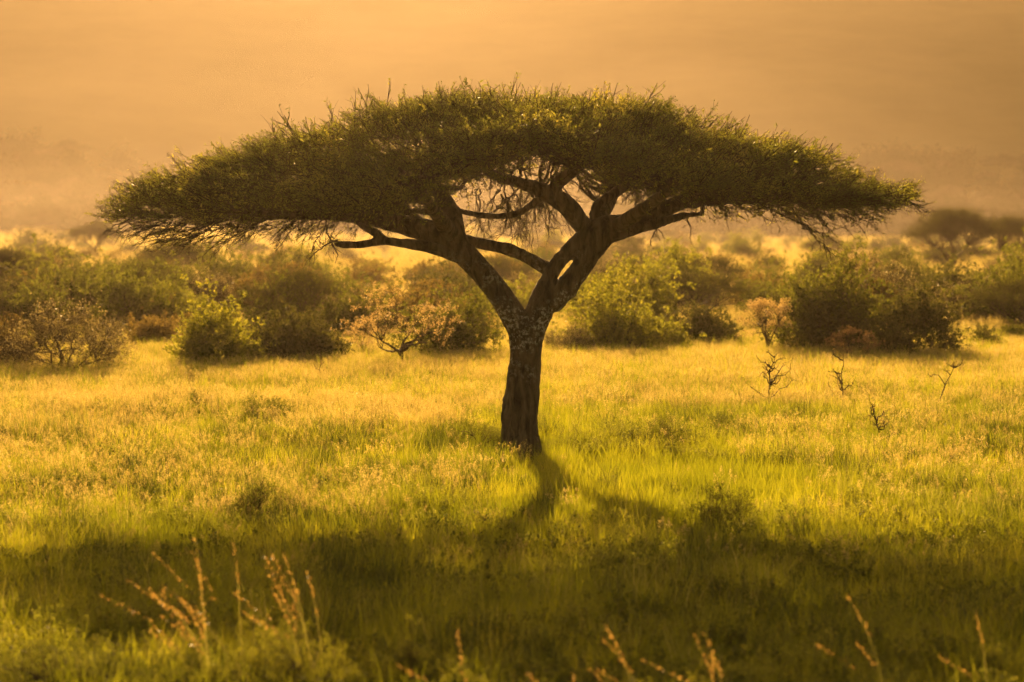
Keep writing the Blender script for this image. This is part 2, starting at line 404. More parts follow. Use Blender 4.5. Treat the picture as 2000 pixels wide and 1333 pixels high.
limb_paths = [
    # left limb and what leaves it
    [[(950, 543, 45), (928, 517, 46), (900, 490, 48), (868, 466, 50), (828, 450, 46), (775, 436, 38), (705, 424, 30, -.2), (640, 419, 25, -.4), (565, 421, 18, -.6), (480, 416, 12, -.7), (400, 405, 7, -.8)],
     [(905, 500, 40), (888, 460, 44), (880, 425, 46, .2), (868, 395, 34, .5), (850, 360, 24, .9), (820, 320, 14, 1.3)],
     [(828, 448, 34), (795, 415, 24, .6), (740, 385, 18, 1.3), (670, 350, 10, 2)]],
    # low dead side limb on the left
    [[(905, 507, 26, -.1), (880, 497, 26, -.12), (838, 483, 22, -.2), (800, 477, 19, -.25), (750, 472, 17, -.3), (700, 478, 13, -.34), (668, 478, 11, -.36), (656, 477, 8, -.37)],
     [(760, 474, 16, -.3), (737, 458, 15, -.3), (715, 447, 13, -.3), (690, 430, 10, -.3)]],
    # branch crossing from the right fork to the left
    [[(1078, 530, 28, .1), (1060, 520, 25, .1), (1042, 510, 23, .12), (1000, 489, 23, .2), (945, 477, 21, .3), (905, 466, 19, .35), (880, 450, 16, .4), (850, 425, 12, .5)]],
    # right limb, two strands closing above the slit
    [[(1070, 552, 34), (1076, 536, 27), (1094, 508, 29), (1122, 482, 34), (1150, 460, 44), (1180, 447, 50), (1230, 432, 34), (1290, 410, 32, .1), (1345, 394, 28, .2), (1420, 388, 24, .3), (1510, 385, 18, .4), (1600, 380, 11, .5)],
     [(1104, 566, 46), (1122, 541, 41), (1137, 520, 41), (1156, 488, 46), (1180, 455, 50)],
     [(1190, 460, 34), (1236, 450, 22, -.1), (1290, 434, 18, -.12), (1338, 421, 13, -.14), (1372, 419, 7, -.15)],
     [(1345, 396, 22, .2), (1420, 360, 16, 1.), (1500, 330, 10, 1.8)],
     [(1420, 388, 18, .3), (1490, 370, 13, -.6), (1570, 345, 8, -1.4)]],
    # inner branch climbing back to the left
    [[(1165, 455, 36), (1138, 441, 37), (1112, 408, 38, -.1), (1078, 382, 38, -.15), (1042, 366, 26, -.2), (1000, 354, 21, -.3), (962, 341, 18, -.4), (930, 322, 12, -.5), (890, 300, 8, -.6)],
     [(1078, 382, 30, -.15), (1090, 357, 27, -.3), (1115, 340, 23, -.6), (1140, 322, 16, -1), (1180, 295, 8, -1.5)]],
    # curved branch above the right limb
    [[(1168, 440, 26, .1), (1161, 418, 21, .12), (1166, 401, 20, .15), (1190, 384, 20, .25), (1216, 366, 18, .4), (1240, 335, 14, .6), (1270, 300, 8, .9)]],
    # thin level branch in the gap
    [[(1060, 386, 15, .25), (1036, 402, 14, .3), (1010, 417, 12, .35), (970, 423, 11, .4), (916, 417, 9, .45), (880, 405, 7, .5)]],
    # limbs running to the back and to the front of the crown
    [[(1150, 462, 30, .2), (1170, 425, 28, 1.1), (1195, 390, 22, 1.9), (1215, 350, 14, 2.4), (1240, 320, 8, 2.6)]],
    [[(880, 455, 34, -.2), (850, 415, 28, -1.2), (830, 385, 20, -2.), (800, 350, 12, -2.7), (780, 330, 7, -3.)]],
    [[(1210, 440, 30, -.3), (1260, 405, 24, -1.3), (1300, 375, 18, -2.1), (1330, 345, 10, -2.9)]],
]
link('trunk', bark_tube(trunk_paths, 'acacia_trunk', .02), tree)
limb_pts = []
for lp in limb_paths:
    link('limb', bark_tube(lp, 'acacia_limb', .02), tree)
    for p in lp:
        limb_pts.append(smooth_path([P(*r) for r in p]))
LP = np.concatenate(limb_pts)

top_px = np.array([(150, 400), (190, 368), (250, 335), (350, 303), (470, 270), (540, 240), (640, 215), (740, 198), (840, 182), (950, 178), (1050, 183), (1150, 188), (1280, 194), (1380, 218), (1450, 247), (1560, 262), (1640, 295), (1720, 325), (1790, 352), (1840, 385)], float)
bot_px = np.array([(150, 400), (190, 385), (240, 420), (330, 445), (420, 440), (500, 432), (600, 422), (700, 420), (800, 408), (870, 388), (920, 352), (970, 330), (1050, 318), (1120, 338), (1200, 358), (1300, 376), (1400, 392), (1500, 396), (1600, 404), (1700, 400), (1780, 376), (1840, 385)], float)
XL, XR, XC = 228., 1762., 1010.
RYD = 3.3
def zpx(py): return CAMZ-(py-HORZ)/FPX*D0
def xpx(px): return (px-1000)/FPX*D0-TX
def px_of(x): return (x+TX)*FPX/D0+1000
def crown_z(u, v):
    """top and underside of the crown at plan position u (-1..1 across), v (-1..1 deep)"""
    r = np.sqrt(u*u+v*v); c = np.where(r > 1e-6, u/np.maximum(r, 1e-6), 0)
    w = (c+1)/2
    tr = zpx(np.interp(XC+r*(1800-XC), top_px[:, 0], top_px[:, 1])); tl = zpx(np.interp(XC-r*(XC-190), top_px[:, 0], top_px[:, 1]))
    T = w*tr+(1-w)*tl-.30-.12*v*v-.12*r*r
    px = np.where(u > 0, XC+u*(XR-XC), XC+u*(XC-XL))
    B = zpx(np.interp(px, bot_px[:, 0], bot_px[:, 1]-15*np.clip(1.1-np.abs(bot_px[:, 0]-1010)/800, 0, 1)-22*np.exp(-((bot_px[:, 0]-1060)/120)**2)))
    return np.maximum(T, B+.12), B
def plan(u, v):
    px = np.where(u > 0, XC+u*(XR-XC), XC+u*(XC-XL))
    return xpx(px), v*np.where(v > 0, 2.7, 3.4)
def crown_mesh():
    rng = np.random.default_rng(11)
    # foliage pads
    def pads(n, lo, hi, rmax=1.):
        r = np.sqrt(rng.random(n))*rmax; a = rng.uniform(0, 2*np.pi, n)
        edge = 1-.10*(vnoise(a*2.2+3, a*0+4))
        u, v = r*np.cos(a)*edge, r*np.sin(a)*edge
        T, B = crown_z(u, v); t = rng.uniform(lo, hi, n)
        x, y = plan(u, v)
        return np.stack([x, y, B+(T-B)*t], 1), u, v
    A = [pads(215, .84, .97), pads(70, .52, .62, .97), pads(62, .22, .34, .97), pads(58, .0, .12, .97)]
    C = np.concatenate([a[0] for a in A])
    g = Geo()
    npad = len(C)
    size = rng.uniform(.28, .70, npad)
    size *= 1-.42*np.clip(np.concatenate([np.hypot(a[1], a[2]) for a in A]), 0, 1)**2
    # lit clearings and dense pads: leaf count varies strongly
    cnt = (rng.uniform(16, 60, npad)*(size/.45)**1.5).astype(int)
    pid = np.repeat(np.arange(npad), cnt); n = len(pid)
    off = rng.normal(size=(n, 3))*np.array([.62, .62, .12])*size[pid][:, None]
    pos = C[pid]+off
    out = pos-np.array([0, 0, 2.2]); out[:, 2] *= .9
    out /= np.linalg.norm(out, axis=1)[:, None]
    out[:, 2] *= np.where(pid < 215, .8, .25)
    d = out*1.0 + rng.normal(size=(n, 3))*np.array([.6, .6, .26]) + off*.8
    merge(g, T_ACACIA, pos, frames(d, rng), rng.uniform(.26, .46, n), rng, np.clip(rng.random(npad)[pid]*.85+rng.random(n)*.15, 0, 1), .2)
    # skin of outer sprays with long bare-tipped shoots on the top and at the rim
    n = 2300
    r = np.sqrt(rng.random(n)); r = np.where(rng.random(n) < .35, rng.uniform(.86, 1.0, n), r); a = rng.uniform(0, 2*np.pi, n)
    u, v = r*np.cos(a), r*np.sin(a); T, B = crown_z(u, v); x, y = plan(u, v)
    pos = np.stack([x, y, T-rng.uniform(.0, .22, n)], 1)
    out = np.stack([u*1.3, v*1.1, .22+.28*rng.random(n)], 1)+rng.normal(size=(n, 3))*.36
    merge(g, T_ACACIA+T_ACSPARSE, pos, frames(out, rng), rng.uniform(.3, .5, n), rng)
    n = 420
    r = np.sqrt(rng.random(n)); a = rng.uniform(0, 2*np.pi, n); u, v = r*np.cos(a), r*np.sin(a); T, B = crown_z(u, v); x, y = plan(u, v)
    pos = np.stack([x, y, T-.1], 1)
    out = np.stack([u*1.2, v, .34+.4*rng.random(n)], 1)+rng.normal(size=(n, 3))*.42
    merge(g, T_ACSPARSE, pos, frames(out, rng), rng.uniform(.45, .75, n), rng)
    # thin see-through foliage under the crown
    n = 900
    u = rng.uniform(-1, 1, n); v = rng.uniform(-1, 1, n); k = u*u+v*v < .95; u, v = u[k], v[k]; n = len(u)
    T, B = crown_z(u, v); x, y = plan(u, v)
    pos = np.stack([x, y, B-rng.uniform(0, .22, n)], 1)
    out = np.stack([u+.2*rng.normal(size=n), v+.2*rng.normal(size=n), -.15+rng.normal(size=n)*.25], 1)+rng.normal(size=(n, 3))*.25
    merge(g, T_ACSPARSE, pos, frames(out, rng), rng.uniform(.35, .6, n), rng)
    return g.mesh('acacia_crown', [M_CROWN, M_TWIG]), C
crown_me, PADS = crown_mesh()
link('crown', crown_me, tree)

def branchlet(g, rng, a, b, r0, r1, sag=0, wig=.12, sides=4, k=6):
    a = np.asarray(a, float); b = np.asarray(b, float); L = np.linalg.norm(b-a)
    t = np.linspace(0, 1, k)[:, None]
    w = np.cumsum(rng.normal(size=(k, 3)), 0); w -= w[0]+(w[-1]-w[0])*t
    p = a+(b-a)*t + w*wig*L/k + np.array([0, 0, 1.])*sag*L*4*t*(1-t)
    g.tube(p, np.linspace(r0, r1, k), sides)
    return p
def inner_branches():
    rng = np.random.default_rng(5); g = Geo()
    for c in PADS[::2]:
        d = np.linalg.norm(LP[:, :3]-c, axis=1) + 1.2*np.clip(LP[:, 2]-c[2]+.1, 0, 9) + (LP[:, 3] < .03)*0
        i = np.argmin(d)
        if d[i] > 4.5: continue
        p = branchlet(g, rng, LP[i, :3], c, min(.035, LP[i, 3]*.7), .008, sag=-.08, wig=.35, k=8)
        for q in range(3):
            s = p[rng.integers(3, 8)]; e = s+rng.normal(size=3)*np.array([.4, .4, .12])+np.array([s[0]*.05, 0, .1])
            branchlet(g, rng, s, e, .012, .004, wig=.3, sides=3, k=4)
    return g.mesh('acacia_branchlets', [M_TWIG])
o = link('inner_branches', inner_branches(), tree); o['kind'] = 'stuff'
def hanging_twigs(spots, seed):
    """fans of bare and thinly leaved twigs: start pixel, end pixel, depth, number of side twigs, spread"""
    rng = np.random.default_rng(seed); g = Geo()
    for (ax, ay, bx, by, dy, n, spr, leafy) in spots:
        a = np.array(P(ax, ay, 1, dy)[:3]); b = np.array(P(bx, by, 1, dy+rng.normal()*.15)[:3])
        p = branchlet(g, rng, a, b, .016, .005, sag=.06, wig=.3, k=9)
        L = np.linalg.norm(b-a)
        pos = []; dirs = []
        for i in range(n):
            s = p[rng.integers(2, 9)]; dd = (b-a)/L + rng.normal(size=3)*np.array([spr, spr*.8, spr])
            e = s+dd/np.linalg.norm(dd)*L*rng.uniform(.18, .45)
            q = branchlet(g, rng, s, e, .007, .003, wig=.35, sides=3, k=5)
            for j in range(3):
                s2 = q[rng.integers(1, 5)]; e2 = s2+(dd/np.linalg.norm(dd)+rng.normal(size=3)*.7)*L*.1
                branchlet(g, rng, s2, e2, .004, .002, wig=.3, sides=3, k=3)
                pos.append(s2); dirs.append(e2-s2)
        m = int(len(pos)*leafy)
        if m:
            ii = rng.permutation(len(pos))[:m]
            merge(g, [(V, F, np.where(M == 0, 1, 0), R) for V, F, M, R in T_ACSPARSE], np.array(pos)[ii], frames(np.array(dirs)[ii]+1e-6, rng), rng.uniform(.12, .24, m), rng)
    return g.mesh('acacia_hanging_twigs', [M_TWIG, M_CROWN])
spots = [(1480, 398, 1605, 455, -.8, 16, .5, .15), (1560, 425, 1612, 482, -.8, 8, .6, .1), (1540, 400, 1570, 450, -.6, 6, .5, .2), (1400, 400, 1425, 455, .2, 4, .6, .3), (1600, 400, 1700, 425, -.4, 8, .4, .5),
         (645, 425, 610, 490, -.4, 14, .6, .1), (640, 440, 655, 515, -.4, 7, .6, .05), (660, 470, 600, 505, -.4, 7, .5, .05),
         (470, 425, 330, 470, -.7, 16, .4, .35), (540, 428, 420, 482, -.6, 16, .45, .3), (400, 420, 300, 440, -.5, 12, .4, .6), (580, 425, 540, 480, -.4, 10, .5, .25), (330, 420, 235, 440, -.5, 12, .4, .7), (600, 425, 470, 455, .3, 14, .5, .4),
         (1280, 425, 1270, 480, -.2, 5, .4, .5), (1230, 440, 1228, 462, -.2, 4, .5, .4), (1340, 420, 1350, 460, 0, 3, .6, .2)]
rng0 = np.random.default_rng(99)
for i in range(34):   # airy drooping fan seen in the gap between the two limbs
    x0 = rng0.uniform(930, 1100); spots.append((x0, rng0.uniform(330, 415), x0+rng0.normal()*45, rng0.uniform(400, 470)-abs(x0-1020)*.15, rng0.uniform(.3, 2.2), 8, .6, .4))
for i in range(16):
    x0 = rng0.uniform(1180, 1340); spots.append((x0, rng0.uniform(330, 370), x0+rng0.normal()*40, rng0.uniform(368, 405), rng0.uniform(.3, 2.2), 8, .6, .35))
for i in range(26):   # ragged fringe along the left and the right underside
    left = rng0.random() < .55
    x0 = rng0.uniform(240, 620) if left else rng0.uniform(1420, 1740); s = -1 if left else 1
    spots.append((x0, np.interp(x0, bot_px[:, 0], bot_px[:, 1])-8, x0+s*rng0.uniform(25, 75), np.interp(x0, bot_px[:, 0], bot_px[:, 1])+rng0.uniform(8, 32), rng0.uniform(-2.2, 1.6), 8, .5, .5))
o = link('hanging_twigs', hanging_twigs(spots, 21), tree); o['kind'] = 'stuff'

# ------------------------------------------------------------------ shrubs and small trees
def build_plant(kind, w, h, seed, leafm, dens=1., leaf=1.):
    """returns (crown mesh, stem mesh) of a shrub or small tree, w wide and h high, standing on the origin"""
    rng = np.random.default_rng(seed); R = w/2
    gs = Geo(); gf = Geo()
    if kind == 'round':      # leafy to the ground
        n = int(46*dens); a = rng.uniform(0, 2*np.pi, n); e = np.arcsin(rng.uniform(.02, 1, n)); s = rng.uniform(.45, .98, n)
        lump = .52+.78*vnoise(a*1.5+seed, e*2.4+seed*.3)
        C = np.stack([np.cos(a)*np.cos(e)*R, np.sin(a)*np.cos(e)*R, np.sin(e)*h*.93], 1)*(s*lump)[:, None]+np.array([0, 0, h*.06])
        size, flat, per, sc, T, nm, stem0 = (R+h)*.17, .8, 26, .20, T_LEAF, 5, .1
    elif kind == 'open':     # many stems showing, leaves above
        n = int(42*dens); a = rng.uniform(0, 2*np.pi, n); e = np.arcsin(rng.uniform(.15, 1, n)); s = rng.uniform(.6, 1.0, n)
        lump = .6+.66*vnoise(a*1.5+seed, e*2.4)
        C = np.stack([np.cos(a)*np.cos(e)*R, np.sin(a)*np.cos(e)*R, np.sin(e)*h*.95], 1)*(s*lump)[:, None]+np.array([0, 0, h*.08])
        size, flat, per, sc, T, nm, stem0 = (R+h)*.12, .9, 20, .20, T_LEAF, 9, .12
    elif kind == 'umbrella': # flat-topped acacia
        n = int(46*dens); r = np.sqrt(rng.random(n)); a = rng.uniform(0, 2*np.pi, n)
        C = np.stack([r*np.cos(a)*R*.95, r*np.sin(a)*R*.95, h*(.96-.26*r**2-.22*rng.random(n)*(1-.4*r))], 1)
        size, flat, per, sc, T, nm, stem0 = R*.22, .3, 30, .17*max(1, R/1.6), T_ACACIA, 6, .05
    elif kind == 'layered':  # small thorn tree with airy tiers
        n = int(24*dens); tz = rng.choice([.45, .6, .76, .9], n, p=[.18, .3, .3, .22]); r = np.sqrt(rng.uniform(.08, 1, n)); a = rng.uniform(0, 2*np.pi, n)
        rr = R*np.interp(tz, [.4, .65, .95], [1, .9, .45])
        C = np.stack([r*np.cos(a)*rr, r*np.sin(a)*rr, h*(tz+rng.normal(size=n)*.035)+.05*h*(1-r)], 1)
        size, flat, per, sc, T, nm, stem0 = R*.19, .26, 10, .16, T_FINE, 6, .02
    elif kind == 'fan':      # twiggy fan of fine shoots
        n = int(70*dens); a = rng.uniform(0, 2*np.pi, n); e = np.arcsin(rng.uniform(.12, 1, n)); s = rng.uniform(.5, 1., n)
        C = np.stack([np.cos(a)*np.cos(e)*R, np.sin(a)*np.cos(e)*R, np.sin(e)*h*.93], 1)*s[:, None]+np.array([0, 0, h*.1])
        size, flat, per, sc, T, nm, stem0 = (R+h)*.09, .8, 15, .24, T_TWIGGY, 8, .1
    else:                    # 'cushion': low herb or dwarf shrub
        n = int(26*dens); a = rng.uniform(0, 2*np.pi, n); r = np.sqrt(rng.random(n))
        C = np.stack([r*np.cos(a)*R, r*np.sin(a)*R, h*(.25+.6*(1-r**2)*rng.uniform(.3, 1, n))], 1)
        size, flat, per, sc, T, nm, stem0 = R*.2, .8, 14, .13, T_FINE, 6, .3
    sc *= leaf*min(1.15, max(.4, (R+h)/1.7))
    n = len(C)
    # main stems, then a branch to every clump
    main = []
    for i in range(nm):
        c = C[rng.integers(0, n)]*np.array([.62, .62, .62]); b = np.array([rng.normal()*R*stem0, rng.normal()*R*stem0, -.05])
        r0 = max(.006, .0115*(h+R))*(.8 if nm > 5 else 1)
        if kind in ('umbrella', 'layered'):
            fork = np.array([rng.normal()*.02*h, rng.normal()*.02*h, h*rng.uniform(.2, .34)])
            if i == 0: gs.tube(np.array([[0, 0, -.1], fork*.5, fork]), [r0*1.3, r0*1.1, r0*1.], 6)
            b = fork
        p = branchlet(gs, rng, b, c, r0*1.2, r0*.5, sag=.02 if kind in ('umbrella', 'layered') else .06, wig=.22, sides=5, k=8); main.append((p, r0*.5))
    MP = np.concatenate([m[0][3:] for m in main]); MR = np.concatenate([np.full(len(m[0])-3, m[1]) for m in main])
    for c in C:
        d = np.linalg.norm(MP-c, axis=1)+.8*np.clip(MP[:, 2]-c[2], 0, 9); i = np.argmin(d)
        p = branchlet(gs, rng, MP[i], c, MR[i]*.8, MR[i]*.25, wig=.4, sides=4, k=6)
        for q in range(2 if kind != 'fan' else 4):
            s = p[rng.integers(2, 6)]; branchlet(gs, rng, s, s+rng.normal(size=3)*size*1.1+np.array([0, 0, size*.4]), MR[i]*.3, MR[i]*.15, wig=.4, sides=3, k=4)
    sz = size*rng.uniform(.6, 1.35, n); cnt = (per*rng.uniform(.5, 1.4, n)).astype(int)
    pid = np.repeat(np.arange(n), cnt); m = len(pid)
    off = rng.normal(size=(m, 3))*np.array([.6, .6, .6*flat])*sz[pid][:, None]
    pos = C[pid]+off; pos[:, 2] = np.maximum(pos[:, 2], .03)
    out = pos-np.array([0, 0, h*.25]); out /= np.linalg.norm(out, axis=1)[:, None]+1e-6
    d = out+rng.normal(size=(m, 3))*.7+np.array([0, 0, .25])
    merge(gf, T, pos, frames(d, rng), sc*rng.uniform(.7, 1.3, m), rng, np.clip(rng.random(n)[pid]*.6+rng.random(m)*.4, 0, 1))
    return gf.mesh('crown_'+kind, [leafm, M_TWIG]), gs.mesh('stems_'+kind, [M_TWIG])

def place_plant(name, label, cat, kind, px, base, top, wpx, leafm, seed, dens=1., leaf=1., group=None, parts=('crown', 'stem')):
    x, y = at(px, base); d = y
    w = wpx/FPX*d; h = (base-top)/FPX*d
    cm, sm = build_plant(kind, w, h, seed, leafm, dens, leaf)
    t = thing(name, label, cat, (x, y, float(gh(x, y))), 0, group)
    link(parts[0], cm, t); link(parts[1], sm, t)
    return t

B = [
 # name, label, category, kind, px, base, top, width, leaves, density, leaf size
 ('thorn_shrub', 'wide fan-shaped thorn shrub with thin brown stems and sparse tan leaves', 'shrub', 'fan', 128, 745, 598, 250, M_PALE, 1.25, 1.),
 ('thorn_shrub', 'dark reddish-brown thorn shrub cut by the left edge beside the fan-shaped shrub', 'shrub', 'fan', 0, 735, 622, 150, M_BROWN, 1.2, 1.),
 ('leafy_shrub', 'bright green many-stemmed shrub with light between its stems, left of dense brown shrubs', 'shrub', 'open', 415, 735, 600, 170, M_LIME, 1.2, .9),
 ('dense_shrub', 'dense brown-green rounded shrub touching the right side of the bright many-stemmed green shrub', 'shrub', 'round', 545, 728, 610, 130, M_DARK, 1.25, .75),
 ('dense_shrub', 'dense brown-green shrub with a soft pale crown edge, nearest to the pale orange acacia', 'shrub', 'round', 612, 727, 630, 105, M_DARK, 1.1, .75),
 ('thorn_tree', 'small acacia with airy pale orange leaf tiers and two leaning stems', 'tree', 'layered', 785, 732, 572, 240, M_TAN, 1.3, .9),
 ('thorn_tree', 'tiny pale orange acacia half hidden behind the larger pale orange acacia', 'tree', 'layered', 708, 712, 640, 95, M_TAN, .8, .9),
 ('dense_shrub', 'rounded dusty brown shrub behind the grass, between fan-shaped thorn shrub and bright green open shrub', 'shrub', 'round', 308, 692, 598, 125, M_BROWN, 1.1, .7),
 ('leafy_tree', 'tall dark green bushy tree directly behind the fork of the big trunk on its left', 'tree', 'round', 890, 714, 552, 200, M_GREEN, 1.4, .8),
 ('leafy_tree', 'tall green bushy tree with lit yellow-green top above the dense brown shrubs', 'tree', 'round', 550, 668, 538, 190, M_GREEN, 1.4, .9),
 ('dense_shrub', 'broad dark shrub behind the pale orange acacia, right of the tall green bushy tree', 'shrub', 'round', 680, 672, 570, 170, M_GREEN, 1.1, .9),
 ('leafy_tree', 'large lime green bushy tree just right of the big trunk', 'tree', 'round', 1195, 698, 556, 215, M_LIME, 1.5, .9),
 ('leafy_shrub', 'small pale twiggy shrub between the big trunk and the lime green tree', 'shrub', 'fan', 1112, 706, 640, 110, M_PALE, .9, .9),
 ('leafy_shrub', 'low bright lime shrub on the right skirt of the large lime green tree', 'shrub', 'open', 1300, 696, 628, 90, M_LIME, .9, .8),
 ('dense_shrub', 'low rounded dark shrub midway between the lime green tree and the small pale tiered tree', 'shrub', 'round', 1385, 684, 596, 130, M_DARK, 1.1, .8),
 ('thorn_tree', 'small pale tiered thorn tree on a thin stem before the tall dark trees', 'tree', 'layered', 1503, 704, 588, 130, M_TAN, 1.6, .9),
 ('leafy_tree', 'tallest dark olive bushy tree, branchy at its top, behind the small pale tiered tree', 'tree', 'open', 1620, 696, 515, 200, M_GREEN, 1.8, 1.),
 ('dense_shrub', 'dark shadowed shrub filling the foot of the tallest dark olive tree', 'shrub', 'round', 1640, 699, 590, 190, M_DARK, 1.3, .9),
 ('thorn_tree', 'domed dark acacia with visible short stems and greyish top, right of the rust-leaved little tree', 'tree', 'open', 1790, 708, 560, 200, M_DARK, 1.9, .8),
 ('thorn_tree', 'little crooked tree with flat rust-orange tiers in front of the domed dark acacia', 'tree', 'layered', 1665, 716, 640, 115, M_RUST, 1., .9),
 ('leafy_tree', 'large dark green spreading tree cut by the right edge', 'tree', 'round', 1965, 655, 515, 210, M_GREEN, 1.4, .9),
 ('dense_shrub', 'small dark shrub in pale grass below the spreading tree at the right edge', 'shrub', 'round', 1925, 690, 640, 60, M_DARK, .7, .8),
 ('dense_shrub', 'small bright green shrub touching the right edge under the spreading tree', 'shrub', 'round', 1985, 676, 628, 70, M_LIME, .7, .8),
 ('thorn_tree', 'flat-topped dark acacia with visible stems behind the rounded dusty brown shrub', 'tree', 'umbrella', 285, 628, 512, 200, M_GREEN, 1.8, 1.3),
 ('leafy_tree', 'green bushy tree left of the flat-topped dark acacia', 'tree', 'round', 165, 640, 540, 150, M_GREEN, 1.2, .9),
 ('leafy_tree', 'very dark layered tree cut by the left edge high in the scrub', 'tree', 'umbrella', 5, 610, 488, 150, M_DARK, 2., 1.4),
 ('dense_shrub', 'brownish shrub at the left edge below the very dark layered tree', 'shrub', 'round', 60, 650, 560, 140, M_BROWN, 1.1, .9),
 ('thorn_tree', 'hazy pale flat acacia with spreading bare branches above the lime green tree', 'tree', 'layered', 1285, 625, 532, 220, M_PALE, 1.2, 1.1),
 ('dense_shrub', 'smooth domed hazy shrub right of the big fork, below the bright mist', 'shrub', 'round', 1232, 525, 478, 100, M_DARK, 1.1, 1.2),
 ('thorn_tree', 'low wide flat-topped dark acacia in the haze below the two far umbrella trees', 'tree', 'umbrella', 1872, 522, 486, 130, M_DARK, 1.3, 1.3),
 ('leafy_shrub', 'green shrub pair-like clump left of the low flat-topped acacia on the right', 'shrub', 'round', 1745, 540, 488, 90, M_GREEN, 1.1, 1.1),
 ('dense_shrub', 'long low olive shrub behind the domed dark acacia on the right', 'shrub', 'round', 1790, 590, 530, 230, M_GREEN, 1.4, 1.1),
 ('dense_shrub', 'brown hazy shrub left of the tallest dark olive tree', 'shrub', 'round', 1490, 625, 545, 150, M_BROWN, 1.2, 1.),
 ('leafy_shrub', 'dusty grey-brown twiggy shrub above the rounded dusty brown shrub on the left', 'shrub', 'fan', 415, 640, 545, 140, M_PALE, 1.1, 1.1),
 ('leafy_shrub', 'green shrub behind the right stem of the big fork', 'shrub', 'round', 1010, 640, 560, 130, M_LIME, 1.1, 1.),
 ('umbrella_acacia', 'far hazy umbrella acacia with a broad flat crown, the larger of two on the right', 'tree', 'umbrella', 1862, 552, 412, 172, M_DARK, 2.6, 1.15),
 ('umbrella_acacia', 'far hazy umbrella acacia cut by the right edge, smaller neighbour of the broad one', 'tree', 'umbrella', 1968, 548, 424, 120, M_DARK, 2.4, 1.15),
 ('umbrella_acacia', 'tiny faint flat-topped acacia in the bright mist on the left plain', 'tree', 'umbrella', 188, 512, 438, 92, M_DARK, 2.2, 1.3),
 ('leafy_tree', 'hazy dark tree standing up out of the scrub at the far left under the mist', 'tree', 'round', 55, 500, 455, 70, M_DARK, 1.1, 1.2),
 ('dense_shrub', 'wide hazy dark thicket below the hazy tree at the far left', 'shrub', 'round', 70, 535, 482, 190, M_DARK, 1.4, 1.2),
]
for i, (nm, lab, cat, kd, px, ba, to, wp, lm, dn, lf) in enumerate(B):
    place_plant(nm, lab, cat, kd, px, ba, to, wp, lm, 300+i, dn, lf, parts=('crown', 'trunk' if cat == 'tree' else 'stem'))

# the scrub belt: copies of a few shrubs, thinning towards the bright plain
def scrub_belt():
    rng = np.random.default_rng(61)
    kinds = [('round', M_GREEN, 3.2, 2.2, 'hazy green rounded shrub in the scrub belt beyond the meadow', 'green rounded shrubs of the scrub belt'),
             ('round', M_BROWN, 3.0, 1.9, 'hazy brown rounded shrub in the scrub belt beyond the meadow', 'brown rounded shrubs of the scrub belt'),
             ('fan', M_PALE, 3.4, 2.3, 'hazy pale twiggy shrub in the scrub belt beyond the meadow', 'pale twiggy shrubs of the scrub belt'),
             ('open', M_LIME, 3.0, 2.4, 'hazy yellow-green open shrub in the scrub belt beyond the meadow', 'yellow-green shrubs of the scrub belt'),
             ('umbrella', M_DARK, 4.6, 3.0, 'hazy dark flat-topped bush in the scrub belt beyond the meadow', 'flat-topped bushes of the scrub belt'),
             ('round', M_DARK, 3.4, 2.4, 'hazy dark rounded thicket in the scrub belt beyond the meadow', 'dark thickets of the scrub belt')]
    protos = []
    for i, (k, m, w, h, lab, grp) in enumerate(kinds):
        for v in range(2): protos.append((i, build_plant(k, w, h, 700+i*10+v, m, 1.25, 1.15)))
    used = []
    n = 0
    while n < 265:
        # even spread over the picture rows of the belt
        py = rng.uniform(0, 1)**1.5*190+478; px = rng.uniform(-120, 2120)
        x, d = at(px, py)
        if py > 600 and abs(px-1000) < 60: continue
        if abs(px-1895) < 130 and d < 135 and d > 92: continue
        s = rng.uniform(.6, 1.15)*np.interp(d, [60, 110, 200, 300], [1, .9, .7, .6])
        if any((x-a)**2+(d-b)**2 < (1.35*s)**2 for a, b in used): continue
        used.append((x, d))
        i, (cm, sm) = protos[rng.choice(len(protos), p=np.array([.2, .2, .14, .14, .06, .26]).repeat(2)/2)]
        k, m, w, h, lab, grp = kinds[i]
        nm = {'umbrella': 'flat_topped_bush', 'fan': 'twiggy_bush'}.get(k, 'scrub_bush')
        t = thing(nm, lab, 'shrub', (x, d, float(gh(x, d))-.03), rng.uniform(0, 6.28), grp)
        t.scale = (s, s, s*rng.uniform(.8, 1.1))
        link('crown', cm, t); link('stem', sm, t)
        n += 1
scrub_belt()

